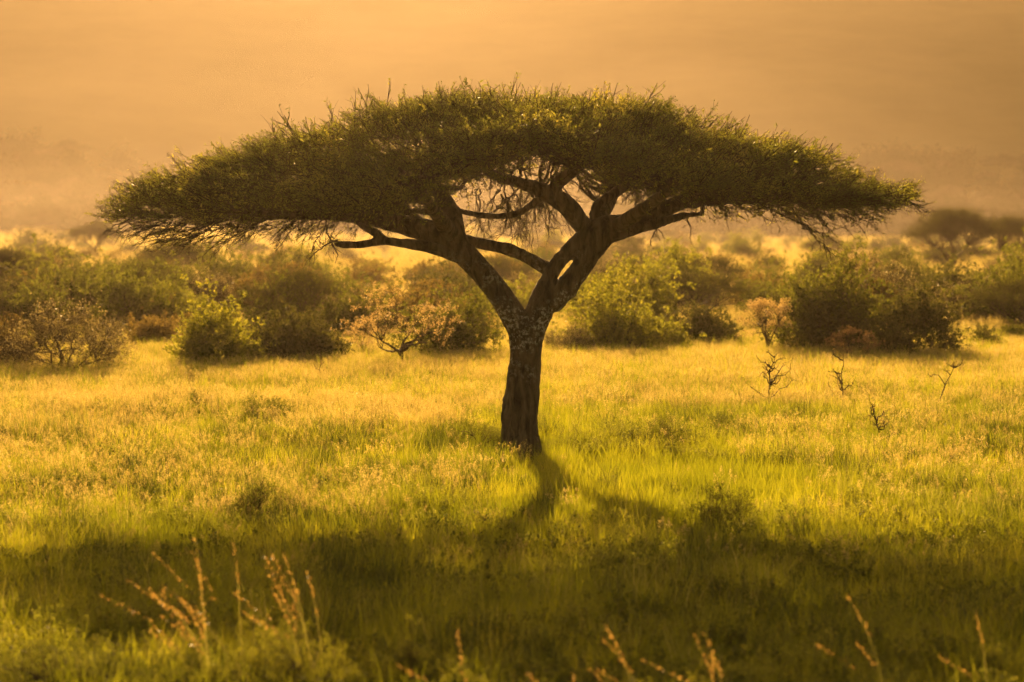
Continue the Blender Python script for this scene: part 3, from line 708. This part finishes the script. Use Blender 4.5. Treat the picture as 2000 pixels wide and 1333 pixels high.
# ------------------------------------------------------------------ leafless thorny saplings
def sapling(label, px, base, top, lean, seed, mat=M_TWIG, leaves=0., nside=9):
    rng = np.random.default_rng(seed); x, y = at(px, base); h = (base-top)/FPX*y
    g = Geo(); gl = Geo()
    p = branchlet(g, rng, (0, 0, -.03), (lean*h, rng.normal()*.08*h, h), .017*h+.004, .004, wig=.28, sides=5, k=12)
    pos = []; dr = []
    for i in range(nside):
        k = rng.integers(3, 11); s = p[k]; a = rng.uniform(0, 2*np.pi); L = h*rng.uniform(.22, .48)*(1.25-k/12)
        e = s+np.array([math.cos(a)*L, math.sin(a)*L*.8, L*rng.uniform(.25, .9)])
        q = branchlet(g, rng, s, e, .010*h+.002, .003, wig=.6, sides=4, k=7)
        for j in range(5):
            s2 = q[rng.integers(1, 7)]; e2 = s2+(rng.normal(size=3)*.6+np.array([0, 0, .4]))*L*.35
            r = branchlet(g, rng, s2, e2, .004*h+.001, .002, wig=.5, sides=3, k=4)
            pos += [s2, e2]; dr += [e2-s2, e2-s2]
            for z in range(2):  # thorns
                s3 = r[rng.integers(0, 4)]; branchlet(g, rng, s3, s3+rng.normal(size=3)*.025, .0025, .0008, sides=3, k=2)
    t = thing('thorny_sapling', label, 'sapling', (x, y, float(gh(x, y))))
    link('stem', g.mesh('sapling_stem', [mat]), t)
    pos = np.array(pos); dr = np.array(dr); m = max(6, int(len(pos)*leaves)) if leaves else 0
    if m:
        ii = rng.permutation(len(pos))[:m]
        merge(gl, T_FINE, pos[ii], frames(dr[ii]+1e-6, rng), rng.uniform(.05, .1, m), rng); link('foliage', gl.mesh('sapling_leaves', [M_BROWN, M_TWIG]), t)
    return t
sapling('leafless dark thorny sapling with stubby branches, upright in the golden grass right of the trunk', 1512, 806, 690, .05, 41, leaves=.12, nside=17)
sapling('bare thorny sapling leaning left, nearest of the thin saplings in the right meadow', 1738, 885, 775, -.35, 42, leaves=.1, nside=8)
sapling('bent bare thorny stem arching over the grass at the right', 1825, 818, 722, .45, 43, leaves=.05, nside=7)
sapling('pale thin sapling with few dry leaves, behind and right of the dark thorny sapling', 1650, 808, 695, .0, 44, leaves=.5, nside=8)
sapling('dry curled twiggy stem sticking out of the straw grass before the brown-green shrubs', 610, 762, 706, .3, 45, leaves=.15, nside=7)

# ------------------------------------------------------------------ herbs and dwarf shrubs in the meadow
H = [
 ('meadow_shrub', 'grey-green leafy herb clump left of the trunk with a dark shaded foot', 'cushion', 930, 888, 812, 150, M_GREEN, 1.6),
 ('meadow_shrub', 'pale leafy herb clump at the right foot of the big trunk', 'cushion', 1130, 895, 832, 130, M_HERB, 1.4),
 ('meadow_shrub', 'largest grey-green dwarf shrub with dark hollow, right of the trunk', 'cushion', 1300, 895, 808, 170, M_GREEN, 1.9),
 ('meadow_shrub', 'low dwarf shrub between the trunk foot and the largest grey-green one', 'cushion', 1215, 885, 822, 110, M_HERB, 1.3),
 ('meadow_shrub', 'grey-green dwarf shrub below the leafless dark sapling', 'cushion', 1425, 865, 800, 130, M_GREEN, 1.5),
 ('meadow_shrub', 'tall ragged herb clump in the left meadow centre, grey-green', 'cushion', 515, 850, 768, 120, M_GREEN, 1.5),
 ('meadow_shrub', 'spreading leafy herb clump below the tall ragged one', 'cushion', 600, 905, 835, 170, M_GREEN, 1.8),
 ('meadow_shrub', 'low green herb clump left of the spreading one', 'cushion', 435, 880, 830, 110, M_GREEN, 1.3),
 ('meadow_shrub', 'small dark herb clump at the left, before the tall grass stand', 'cushion', 318, 880, 835, 60, M_HERB, 1.),
 ('meadow_shrub', 'little upright dark green plant standing alone in the pale grass', 'round', 381, 822, 780, 26, M_GREEN, .5),
 ('meadow_shrub', 'flat dark shrub lying in the grass before the bright many-stemmed shrub', 'cushion', 310, 766, 735, 110, M_DARK, 1.3),
 ('meadow_shrub', 'flat dark green patch of leaves in the far straw grass right of the trunk', 'cushion', 1265, 724, 706, 50, M_GREEN, .9),
 ('meadow_shrub', 'second flat green patch in the far straw grass, right beside the first', 'cushion', 1305, 728, 710, 40, M_GREEN, .9),
 ('meadow_shrub', 'long low green mound with a dark shaded side at the right', 'cushion', 1720, 800, 760, 200, M_GREEN, 1.9),
 ('meadow_shrub', 'low green mound near the right edge of the meadow', 'cushion', 1960, 770, 738, 70, M_GREEN, 1.),
 ('meadow_shrub', 'dark upright shrub with stiff shoots at the edge of the crown shadow', 'fan', 1420, 1060, 955, 140, M_GREEN, .6),
 ('meadow_shrub', 'dark dense shrub in the shaded grass at the lower right', 'cushion', 1810, 1085, 1040, 210, M_GREEN, 1.4),
 ('meadow_shrub', 'dark low herb mound right of centre in the lit grass', 'cushion', 1805, 965, 930, 160, M_GREEN, 1.2),
 ('meadow_shrub', 'dark low shrub cut by the right edge beside the shaded grass', 'cushion', 1990, 1050, 1005, 80, M_GREEN, 1.),
 ('meadow_shrub', 'dark low herb clump in lit grass at the left edge', 'cushion', 15, 980, 940, 90, M_GREEN, 1.),
 ('meadow_shrub', 'dark leafy clump in the lower left just above the shadow', 'cushion', 125, 1055, 1000, 180, M_GREEN, 1.3),
 ('meadow_shrub', 'small bright green plant with reddish stems among the golden seed heads', 'cushion', 378, 968, 915, 60, M_LIME, .9),
 ('meadow_shrub', 'stand of stiff upright green shoots in the middle of the left meadow', 'fan', 500, 1040, 940, 130, M_HERB, .6),
 ('meadow_shrub', 'broad dark leafy clump below the golden grass, left of the trunk shadow', 'cushion', 835, 1020, 965, 170, M_GREEN, 1.2),
 ('meadow_shrub', 'dark narrow leafy clump left of the broad leafy clump', 'cushion', 685, 995, 945, 80, M_GREEN, .9),
 ('foreground_shrub', 'blurred bright lime leafy bush in the foreground under the blurred seed stalks', 'cushion', 560, 1400, 1190, 300, M_LIME, 2.8),
 ('foreground_shrub', 'blurred leafy bush in the lower left corner catching the sun', 'cushion', 90, 1400, 1195, 380, M_GREEN, 3.2),
 ('foreground_shrub', 'blurred round leafy shrub in the lower right corner', 'cushion', 1935, 1400, 1262, 190, M_LIME, 2.6),
 ('foreground_shrub', 'blurred small leafy plant beside the lime bush in the foreground', 'fan', 800, 1395, 1230, 60, M_LIME, .4),
 ('foreground_shrub', 'blurred lit leafy weeds at the bottom edge right of centre', 'cushion', 1330, 1520, 1300, 260, M_LIME, 1.4),
 ('foreground_shrub', 'blurred lit leafy weeds at the bottom edge left of centre', 'cushion', 900, 1520, 1285, 200, M_LIME, 1.3),
 ('foreground_shrub', 'blurred low leafy plant at the bottom between the lime bush and the corner bush', 'cushion', 330, 1410, 1250, 200, M_GREEN, 2.2),
]
for i, (nm, lab, kd, px, ba, to, wp, lm, dn) in enumerate(H):
    place_plant(nm, lab, 'shrub', kd, px, ba, to, wp, lm, 900+i, dn, .75 if ba < 1200 else .55, parts=('foliage', 'stem'))

# ------------------------------------------------------------------ grass
def blades(g, rng, n, h, w, spread, lean, m=0, k=4, sway=None):
    a = rng.uniform(0, 2*np.pi, n); r = spread*np.sqrt(rng.random(n)); b0 = np.stack([r*np.cos(a), r*np.sin(a), np.full(n, -.02)], 1)
    H_ = h*rng.uniform(.55, 1.1, n); la = rng.uniform(0, 2*np.pi, n); ll = lean*rng.random(n)**.8*H_
    if sway is not None: la = sway+rng.normal(size=n)*.45
    t = np.linspace(0, 1, k)
    pts = b0[:, None, :]+np.stack([np.cos(la)[:, None]*ll[:, None]*t**2, np.sin(la)[:, None]*ll[:, None]*t**2, H_[:, None]*(t-.25*(ll/H_)[:, None]*t**2)], -1)
    fa = rng.uniform(0, 2*np.pi, n); side = np.stack([np.cos(fa), np.sin(fa), 0*fa], 1)
    ww = w*np.interp(t, [0, .35, 1], [.7, 1, .12])
    V = np.empty((n, k, 2, 3)); V[:, :, 0] = pts-side[:, None]*ww[None, :, None]/2; V[:, :, 1] = pts+side[:, None]*ww[None, :, None]/2
    i = np.arange(k-1)*2; f = np.stack([i, i+1, i+3, i+2], 1)
    F = (f[None]+(np.arange(n)*k*2)[:, None, None]).reshape(-1, 4)
    g.add(V.reshape(-1, 3), F, m, np.repeat(rng.random(n), k*2))
    return pts
def panicles(g, rng, pts, m, per=14, size=.022, frac=.3, spread=.02):
    """feathery seed heads along the upper part of each stalk"""
    n = len(pts); tip = pts[:, -1]; prev = pts[:, -2]
    t = rng.random((n, per)); p = tip[:, None]+(prev-tip)[:, None]*t[..., None]*frac*1.2
    p = p+rng.normal(size=p.shape)*spread*(.3+t[..., None])
    d = (tip-prev)[:, None]*np.ones((1, per, 1)); d = d/np.linalg.norm(d, axis=-1, keepdims=True)+rng.normal(size=p.shape)*.6
    V, F = leaf_quads(p.reshape(-1, 3), d.reshape(-1, 3), size*rng.uniform(.7, 1.4, n*per), size*.38, rng)
    g.add(V, F, m, np.repeat(rng.random(n*per), 4))
def src(g, name, mats):
    return bpy.data.objects.new(name, g.mesh(name, mats))
GREEN_SRC = []; TALL_SRC = []; DARK_SRC = []; DRY_SRC = []; SEED_SRC = []; HERB_SRC = []; LEAFY_SRC = []
for i in range(5):
    r = np.random.default_rng(1000+i); g = Geo(); blades(g, r, 46, .21, .0075, .13, .75); blades(g, r, 12, .34, .006, .1, .6); GREEN_SRC.append(src(g, 'green_grass_tuft', [M_GRASS]))
for i in range(4):
    r = np.random.default_rng(1100+i); g = Geo(); blades(g, r, 34, .42, .008, .12, .6); blades(g, r, 8, .55, .005, .1, .4, 1); TALL_SRC.append(src(g, 'tall_grass_tuft', [M_GRASS, M_STRAW]))
for i in range(3):
    r = np.random.default_rng(1150+i); g = Geo(); blades(g, r, 60, .3, .009, .17, .5); blades(g, r, 14, .5, .005, .15, .35); DARK_SRC.append(src(g, 'dark_grass_tuft', [M_DARKGRASS]))
for i in range(5):
    r = np.random.default_rng(1200+i); g = Geo(); blades(g, r, 20, .22, .006, .12, .7, 1); p = blades(g, r, 22, .46, .0035, .13, .45, 0); panicles(g, r, p, 2, 14, .016, .5, .011); DRY_SRC.append(src(g, 'dry_grass_tuft', [M_STRAW, M_GRASS, M_SEED]))
for i in range(5):
    r = np.random.default_rng(1300+i); g = Geo(); blades(g, r, 26, .26, .007, .12, .7, 1); p = blades(g, r, 9, .54, .0035, .11, .6, 0, 5); panicles(g, r, p, 2, 40, .015, .7, .018); SEED_SRC.append(src(g, 'seed_grass_tuft', [M_STRAW, M_GRASS, M_SEED]))
for i in range(4):
    r = np.random.default_rng(1400+i); g = Geo(); n = 26
    pos = np.stack([r.normal(size=n)*.08, r.normal(size=n)*.08, r.uniform(.02, .22, n)], 1); d = np.stack([pos[:, 0]*6, pos[:, 1]*6, np.full(n, .8)], 1)+r.normal(size=(n, 3))*.4
    merge(g, T_FINE, pos, frames(d, r), r.uniform(.07, .13, n), r); HERB_SRC.append(src(g, 'herb_tuft', [M_HERB, M_TWIG]))

for i in range(4):
    r = np.random.default_rng(1450+i); g = Geo(); n = 26
    pos = np.stack([r.normal(size=n)*.11, r.normal(size=n)*.11, r.uniform(.02, .2, n)], 1); d = np.stack([pos[:, 0]*5, pos[:, 1]*5, np.full(n, .8)], 1)+r.normal(size=(n, 3))*.4
    merge(g, T_LEAF, pos, frames(d, r), r.uniform(.07, .125, n), r); LEAFY_SRC.append(src(g, 'leafy_tuft', [M_GREEN, M_TWIG]))

def scatter(name, pts, rot, scl, idx, sources, label):
    me = bpy.data.meshes.new(name); n = len(pts)
    me.vertices.add(n); me.vertices.foreach_set('co', np.ascontiguousarray(pts, np.float32).ravel())
    for an, ty, arr, key in (('rot', 'FLOAT_VECTOR', rot, 'vector'), ('scl', 'FLOAT', scl, 'value'), ('idx', 'INT', idx, 'value')):
        a = me.attributes.new(an, ty, 'POINT'); a.data.foreach_set(key, np.ascontiguousarray(arr, np.int32 if ty == 'INT' else np.float32).ravel())
    o = link(name, me); o['kind'] = 'stuff'; o['label'] = label; o['category'] = 'grass'
    ng = bpy.data.node_groups.new(name, 'GeometryNodeTree')
    ng.interface.new_socket('Geometry', in_out='INPUT', socket_type='NodeSocketGeometry')
    ng.interface.new_socket('Geometry', in_out='OUTPUT', socket_type='NodeSocketGeometry')
    gi = ng.nodes.new('NodeGroupInput'); go = ng.nodes.new('NodeGroupOutput')
    ip = ng.nodes.new('GeometryNodeInstanceOnPoints'); gti = ng.nodes.new('GeometryNodeGeometryToInstance')
    for s in reversed(sources):
        q = ng.nodes.new('GeometryNodeObjectInfo'); q.inputs['Object'].default_value = s; q.inputs['As Instance'].default_value = False
        ng.links.new(q.outputs['Geometry'], gti.inputs[0])
    def attr(nm, ty):
        q = ng.nodes.new('GeometryNodeInputNamedAttribute'); q.data_type = ty; q.inputs['Name'].default_value = nm; return q.outputs['Attribute']
    ng.links.new(gi.outputs[0], ip.inputs['Points']); ng.links.new(gti.outputs[0], ip.inputs['Instance'])
    ip.inputs['Pick Instance'].default_value = True
    ng.links.new(attr('idx', 'INT'), ip.inputs['Instance Index'])
    e = ng.nodes.new('FunctionNodeEulerToRotation'); ng.links.new(attr('rot', 'FLOAT_VECTOR'), e.inputs[0]); ng.links.new(e.outputs[0], ip.inputs['Rotation'])
    ng.links.new(attr('scl', 'FLOAT'), ip.inputs['Scale'])
    ng.links.new(ip.outputs[0], go.inputs[0])
    md = o.modifiers.new('scatter', 'NODES'); md.node_group = ng
    return o
def field(rng, y0, y1, dens, margin=2.5, far=.0):
    """random points of the visible meadow, dens per square metre falling off as 1/(1+far*d)"""
    n = int((y1-y0)*((y0+y1)/2*2100/FPX+2*margin)*dens*1.3)
    y = rng.uniform(y0, y1, n); hw = y*1050/FPX+margin; hmax = y1*1050/FPX+margin
    x = rng.uniform(-hmax, hmax, int(n)); k = np.abs(x) < hw
    return x[k], y[k]
def lay(name, x, y, rng, sources, smin, smax, label, sink=0.):
    # the ground is trodden bare round the trunk
    q = np.hypot((x-TX)/1.15, np.where(y < D0, (y-D0)/2.6, (y-D0)/1.)); k = q > (.55 if sources is GREEN_SRC else 1.)
    x, y = x[k], y[k]
    if sources is not GREEN_SRC:     # grazed short in the lee of the trunk
        k = (np.hypot((x-2.)/2.4, (y-27.3)/3.4) > 1) | (rng.random(len(x)) < .15); x, y = x[k], y[k]
    n = len(x); pts = np.stack([x, y, gh(x, y)-sink], 1)
    rot = np.stack([rng.normal(size=n)*.1, rng.normal(size=n)*.1, rng.uniform(0, 6.28, n)], 1)
    return scatter(name, pts, rot, rng.uniform(smin, smax, n), rng.integers(0, len(sources), n), sources, label)
rg = np.random.default_rng(77)
def dryness(x, y):
    """0 green ... 1 straw: the far meadow is dry, the near one green, with drifts"""
    base = np.interp(y, [15, 24, 27, 29, 33, 37, 41, 48, 70], [.05, .06, .12, .36, .26, .42, .85, 1.05, 1.])
    left = np.interp(x, [-8, -1, 1, 5, 8], [.34, .26, -.2, -.15, .02])*np.interp(y, [23, 27, 34, 40], [.1, 1, 1, 0])
    return np.clip(base+left+1.5*(fbm(x/2.6+40, y/4.2+11)-.5), 0, 1)
x, y = field(rg, 14.5, 40, 62); k = rg.random(len(x)) < (1.05-.55*dryness(x, y)); x, y = x[k], y[k]
lay('short_green_grass', x, y, rg, GREEN_SRC, .55, 1.55, 'short bright green grass covering the meadow around the big tree')
x, y = field(rg, 40, 85, 26); k = rg.random(len(x)) < (1.05-.5*dryness(x, y)); x, y = x[k], y[k]
lay('far_green_grass', x, y, rg, GREEN_SRC, 1.1, 2.1, 'green grass showing between the straw in the far meadow')
x, y = field(rg, 14.5, 60, 16); k = rg.random(len(x)) < (.15+.85*(fbm(x/1.7, y/1.7+90) > .53))*(1-.6*dryness(x, y)); x, y = x[k], y[k]
lay('long_green_grass', x, y, rg, TALL_SRC, .45, 1.2, 'longer green grass in loose drifts across the meadow')
x, y = field(rg, 34, 62, 30); k = rg.random(len(x)) < dryness(x, y)**1.3; x, y = x[k], y[k]
lay('dry_straw_grass', x, y, rg, DRY_SRC, .7, 1.2, 'golden dry grass filling the far half of the meadow')
x, y = field(rg, 62, 130, 6); k = rg.random(len(x)) < .9; x, y = x[k], y[k]
lay('dry_grass_under_scrub', x, y, rg, DRY_SRC, 1.1, 1.9, 'golden dry grass between the shrubs beyond the meadow')
x, y = field(rg, 20, 40, 14); k = rg.random(len(x)) < np.clip(dryness(x, y)*1.4-.2, .06, 1); x, y = x[k], y[k]
lay('golden_seed_grass', x, y, rg, SEED_SRC, .6, 1.1, 'feathery golden seed heads standing over the near green grass')
x, y = field(rg, 14.5, 46, 24); k = rg.random(len(x)) < .10+.8*(fbm(x/1.5+70, y/1.5+3) > .52)*np.interp(y, [15, 26, 31, 40, 46], [.9, .3, .55, .5, .15]); x, y = x[k], y[k]
o = lay('meadow_herbs', x, y, rg, HERB_SRC, .6, 1.4, 'small grey-green leafy herbs mixed through the meadow grass'); o['category'] = 'herbs'
x, y = field(rg, 15, 50, 9.5); k = rg.random(len(x)) < (fbm(x/1.2+20, y/1.7+60) > .53)*.95*np.interp(y, [15, 38, 44, 50], [1, 1, .6, .2])+.04; x, y = x[k], y[k]
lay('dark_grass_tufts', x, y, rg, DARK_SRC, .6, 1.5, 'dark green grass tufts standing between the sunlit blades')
x, y = field(rg, 14.5, 25, 14); k = rg.random(len(x)) < (.10+.85*(fbm(x/1.4+33, y/1.4+8) > .49))*np.interp(y, [15, 20.5, 23.5], [1, .85, .06]); x, y = x[k], y[k]
o = lay('foreground_leafy_plants', x, y, rg, LEAFY_SRC, .5, 1.3, 'low dark leafy plants among the shaded foreground grass'); o['category'] = 'herbs'
# far plain: dry tussocks out to the foot of the hill
x, y = field(rg, 130, 300, .9, 12); lay('far_plain_grass', x, y, rg, DRY_SRC, 1.4, 2.6, 'pale sunlit grass of the far plain before the hill')
n = 7000; y = 250+24*rg.random(n)**1.8; x = rg.uniform(-1, 1, n)*(y*.29+15); n = len(x)
scatter('hillside_grass', np.stack([x, y, np.maximum(hillz(x, y), gh(x, y))-.05], 1), np.stack([x*0, x*0, rg.uniform(0, 6.28, n)], 1), rg.uniform(1.6, 3., n), rg.integers(0, 5, n), DRY_SRC, 'pale sunlit grass on the foot of the hill')
# scrub on the hill and over the far plain, a mass of dots in the haze
SCR = []
for i, (kd, m) in enumerate((('round', M_FAR), ('round', M_FAR), ('umbrella', M_FAR))):
    cm, sm = build_plant(kd, 5, 3.4, 1500+i, m, .7, 2.0); SCR.append(bpy.data.objects.new('hill_bush', cm))
n = 2600
y = 246+66*rg.random(n)**1.5; x = rg.uniform(-1, 1, n)*(y*.30+30); k = rg.random(n) < .25+.75*(fbm(x/28, y/28+50) > .5); x, y = x[k], y[k]
hz = np.maximum(hillz(x, y), gh(x, y)); n = len(x)
o = scatter('hillside_scrub', np.stack([x, y, hz-.1], 1), np.stack([x*0, x*0, rg.uniform(0, 6.28, n)], 1), rg.uniform(.35, 1.25, n), rg.integers(0, 3, n), SCR, 'scattered scrub fading into the golden haze on the hillside')
o['category'] = 'scrub'

# individual tall tufts that stand out of the meadow
def tuft(name, label, cat, px, base, top, wpx, seed, kind):
    rng = np.random.default_rng(seed); X, Y = at(px, base); h = (base-top)/FPX*Y; w = wpx/FPX*Y
    t = thing(name, label, cat, (X, Y, float(gh(X, Y)))); g = Geo(); s = Geo()
    if kind == 'grass':
        n = int(160*max(.5, w)); blades(g, rng, n, h*.9, .007, w*.42, .55, 0, 5); link('blades', g.mesh('tuft_blades', [M_GREENTALL]), t)
        p = blades(s, rng, max(8, n//6), h, .003, w*.42, .45, 0, 5); panicles(s, rng, p, 1, 14, .022, .3, .014); link('seed_stalks', s.mesh('tuft_stalks', [M_STRAW, M_SEED]), t)
    else:      # few tall stalks with full ears
        blades(g, rng, 70, h*.5, .008, w*.3, .6, 0, 5); link('blades', g.mesh('tuft_blades', [M_GREENTALL]), t)
        n = kind
        p = blades(s, rng, n, h*1.05, .0035, w*.3, .7, 0, 9, sway=3.0)
        panicles(s, rng, p, 1, 34, .022, 2.2, .0045); link('seed_stalks', s.mesh('tuft_stalks', [M_STRAW, M_EAR]), t)
    return t
TU = [
 ('grass_tussock', 'tall yellow-green grass tussock right of the big trunk in the straw grass', 1175, 845, 755, 150, 'grass'),
 ('grass_tussock', 'broad stand of tall green grass with golden tips at the left edge', 110, 872, 745, 230, 'grass'),
 ('grass_tussock', 'tall grass tussock behind the left side of the big trunk', 890, 800, 755, 110, 'grass'),
 ('grass_tussock', 'golden-tipped tussock growing at the very foot of the big trunk', 1010, 925, 862, 60, 'grass'),
 ('grass_tussock', 'sunlit lime grass tussock inside the forked shadow of the trunk', 1110, 1030, 965, 110, 'grass'),
 ('grass_tussock', 'tall grass tussock before the tall stand at the left edge', 60, 960, 870, 150, 'grass'),
 ('grass_tussock', 'dark green tussock beside the broad leafy clump left of the trunk shadow', 760, 1015, 925, 100, 'grass'),
 ('grass_tussock', 'green tussock among the saplings near the right edge', 1900, 905, 850, 120, 'grass'),
 ('grass_tussock', 'pale seed-topped tussock in the middle of the left meadow', 700, 925, 862, 170, 'grass'),
 ('grass_tussock', 'pale seed-topped tussock left of the trunk foot', 900, 960, 885, 150, 'grass'),
 ('seed_grass_clump', 'blurred foreground grass clump with the tallest curving orange seed stalks', 430, 1385, 1085, 200, 22),
 ('seed_grass_clump', 'blurred foreground grass clump with straight orange ears, right of the curving stalks', 595, 1385, 1095, 140, 13),
 ('seed_grass_clump', 'blurred pair of pale seed stalks before the dark shade at the lower right', 1735, 1440, 1190, 50, 3),
 ('seed_grass_clump', 'thin blurred seed stalk above the round shrub in the lower right corner', 1950, 1440, 1200, 40, 2),
 ('seed_grass_clump', 'blurred tan seed heads rising from the bottom edge right of centre', 1420, 1500, 1258, 130, 4),
 ('seed_grass_clump', 'blurred tan seed heads rising from the bottom edge at the centre', 1120, 1500, 1258, 130, 4),
 ('seed_grass_clump', 'blurred low seed heads at the bottom edge between two clumps', 1270, 1500, 1258, 130, 4),
 ('seed_grass_clump', 'blurred orange seed heads at the bottom edge beside the small leafy plant', 940, 1500, 1258, 130, 4),
]
for i, (nm, lab, px, ba, to, wp, kd) in enumerate(TU):
    tuft(nm, lab, 'grass', px, ba, to, wp, 2000+i, kd)

# ------------------------------------------------------------------ ground, hill, haze, light
def grid(name, xs, ys, zf, mat):
    X, Y = np.meshgrid(xs, ys); Z = zf(X, Y); nx, ny = len(xs), len(ys)
    V = np.stack([X, Y, Z], -1).reshape(-1, 3)
    i, j = np.meshgrid(np.arange(ny-1), np.arange(nx-1), indexing='ij'); a = i*nx+j
    F = np.stack([a, a+1, a+nx+1, a+nx], -1).reshape(-1, 4)
    return link(name, mesh_np(name, V, F, [mat], smooth=True))
xs = np.concatenate([np.linspace(-420, -40, 60)[:-1], np.linspace(-40, 40, 201), np.linspace(40, 420, 60)[1:]])
ys = np.concatenate([np.linspace(-50, 8, 20)[:-1], np.linspace(8, 80, 240)[:-1], np.linspace(80, 590, 150)])
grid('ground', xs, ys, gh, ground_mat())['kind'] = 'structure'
grid('hill', np.linspace(-420, 420, 140), np.linspace(240, 590, 120), hillz, hill_mat())['kind'] = 'structure'

HAZE_D = .000155
V = np.array([(x, y, z) for x in (-430, 430) for y in (-60, 600) for z in (-4, 96)], float)
F = [(0, 1, 3, 2), (4, 6, 7, 5), (0, 4, 5, 1), (2, 3, 7, 6), (0, 2, 6, 4), (1, 5, 7, 3)]
m, nt, out = new_mat('golden_haze')
vol = N(nt, 'ShaderNodeVolumePrincipled'); vol.inputs['Color'].default_value = (.64, .53, .4, 1)
vol.inputs['Density'].default_value = HAZE_D; vol.inputs['Anisotropy'].default_value = .72
nt.links.new(vol.outputs[0], out.inputs['Volume'])
hz_o = link('haze', mesh_np('haze', V, F, [m])); hz_o['kind'] = 'stuff'; hz_o['label'] = 'golden evening haze over the whole plain'; hz_o['category'] = 'haze'

# a bank of ground mist lying on the far plain at the foot of the hill
th, ph = np.meshgrid(np.linspace(0, np.pi, 49), np.linspace(0, 2*np.pi, 97), indexing='ij')
i, j = np.meshgrid(np.arange(48), np.arange(96), indexing='ij'); a = i*97+j
m, nt, out = new_mat('ground_mist')
vol = N(nt, 'ShaderNodeVolumePrincipled'); vol.inputs['Color'].default_value = (.8, .68, .54, 1)
vol.inputs['Density'].default_value = .00016; vol.inputs['Anisotropy'].default_value = .72
nt.links.new(vol.outputs[0], out.inputs['Volume'])
for q, (cx, rx, cy_, ry, hh, lab) in enumerate([(-8, 170, 226, 84, 6., 'densest glowing mist lying low over the far plain'), (-22, 150, 232, 80, 12., 'thinner mist rising over the low mist on the far plain'), (-30, 130, 240, 76, 21., 'faintest high veil of mist at the foot of the hill')]):
    ex = cx+rx*np.sin(th)*np.cos(ph); ey = cy_+ry*np.sin(th)*np.sin(ph)
    ez = 2.5+.4*q+np.where(np.cos(th) > 0, hh*np.cos(th)*(.1+1.8*fbm(ex/(22+9*q)+5*q, ey/30+2, 3)), (6+q)*np.cos(th))
    E = np.stack([ex, ey, ez], -1).reshape(-1, 3)
    mo = link('mist', mesh_np('mist', E, np.stack([a, a+97, a+98, a+1], -1).reshape(-1, 4), [m], smooth=True)); tag(mo, lab, 'mist', kind='stuff')

W = bpy.data.worlds.new('World'); SC.world = W; W.use_nodes = True
nt = W.node_tree; bg = nt.nodes['Background']
sky = nt.nodes.new('ShaderNodeTexSky'); sky.sky_type = 'NISHITA'; sky.sun_disc = False
sky.sun_elevation = SUN_EL; sky.sun_rotation = SUN_AZ; sky.dust_density = 6; sky.air_density = 1; sky.ozone_density = 0
mx = nt.nodes.new('ShaderNodeMix'); mx.data_type = 'RGBA'; mx.blend_type = 'MULTIPLY'; mx.inputs[0].default_value = 1
mx.inputs[7].default_value = (1, .72, .36, 1)
nt.links.new(sky.outputs[0], mx.inputs[6]); nt.links.new(mx.outputs[2], bg.inputs[0]); bg.inputs[1].default_value = .05

sl = bpy.data.lights.new('sun', 'SUN'); sl.energy = 5; sl.angle = math.radians(.5); sl.color = (1, .6, .24)
so = bpy.data.objects.new('sun', sl); COL.objects.link(so)
dv = Vector((math.sin(SUN_AZ)*math.cos(SUN_EL), math.cos(SUN_AZ)*math.cos(SUN_EL), math.sin(SUN_EL)))
so.rotation_euler = dv.to_track_quat('Z', 'Y').to_euler(); so.location = dv*60

cd = bpy.data.cameras.new('camera'); co = bpy.data.objects.new('camera', cd); COL.objects.link(co)
cd.lens = 36*FPX/2000; cd.sensor_width = 36; cd.clip_end = 3000
co.location = (0, 0, CAMZ); co.rotation_euler = (math.pi/2-math.atan((666.5-HORZ)/FPX), 0, 0)
cd.dof.use_dof = True; cd.dof.focus_distance = D0-.3; cd.dof.aperture_fstop = 1.15
SC.camera = co

SC.view_settings.view_transform = 'Standard'; SC.view_settings.look = 'None'; SC.view_settings.gamma = 1
SC.view_settings.exposure = 1.85
cy = SC.cycles
cy.use_denoising = DENOISE
try: cy.denoiser = 'OPENIMAGEDENOISE'
except Exception: pass
cy.max_bounces = 5; cy.diffuse_bounces = 3; cy.transmission_bounces = 4; cy.glossy_bounces = 2; cy.volume_bounces = 1
cy.use_adaptive_sampling = False
try: cy.denoising_prefilter = 'ACCURATE'; cy.denoising_input_passes = 'RGB_ALBEDO_NORMAL'
except Exception: pass
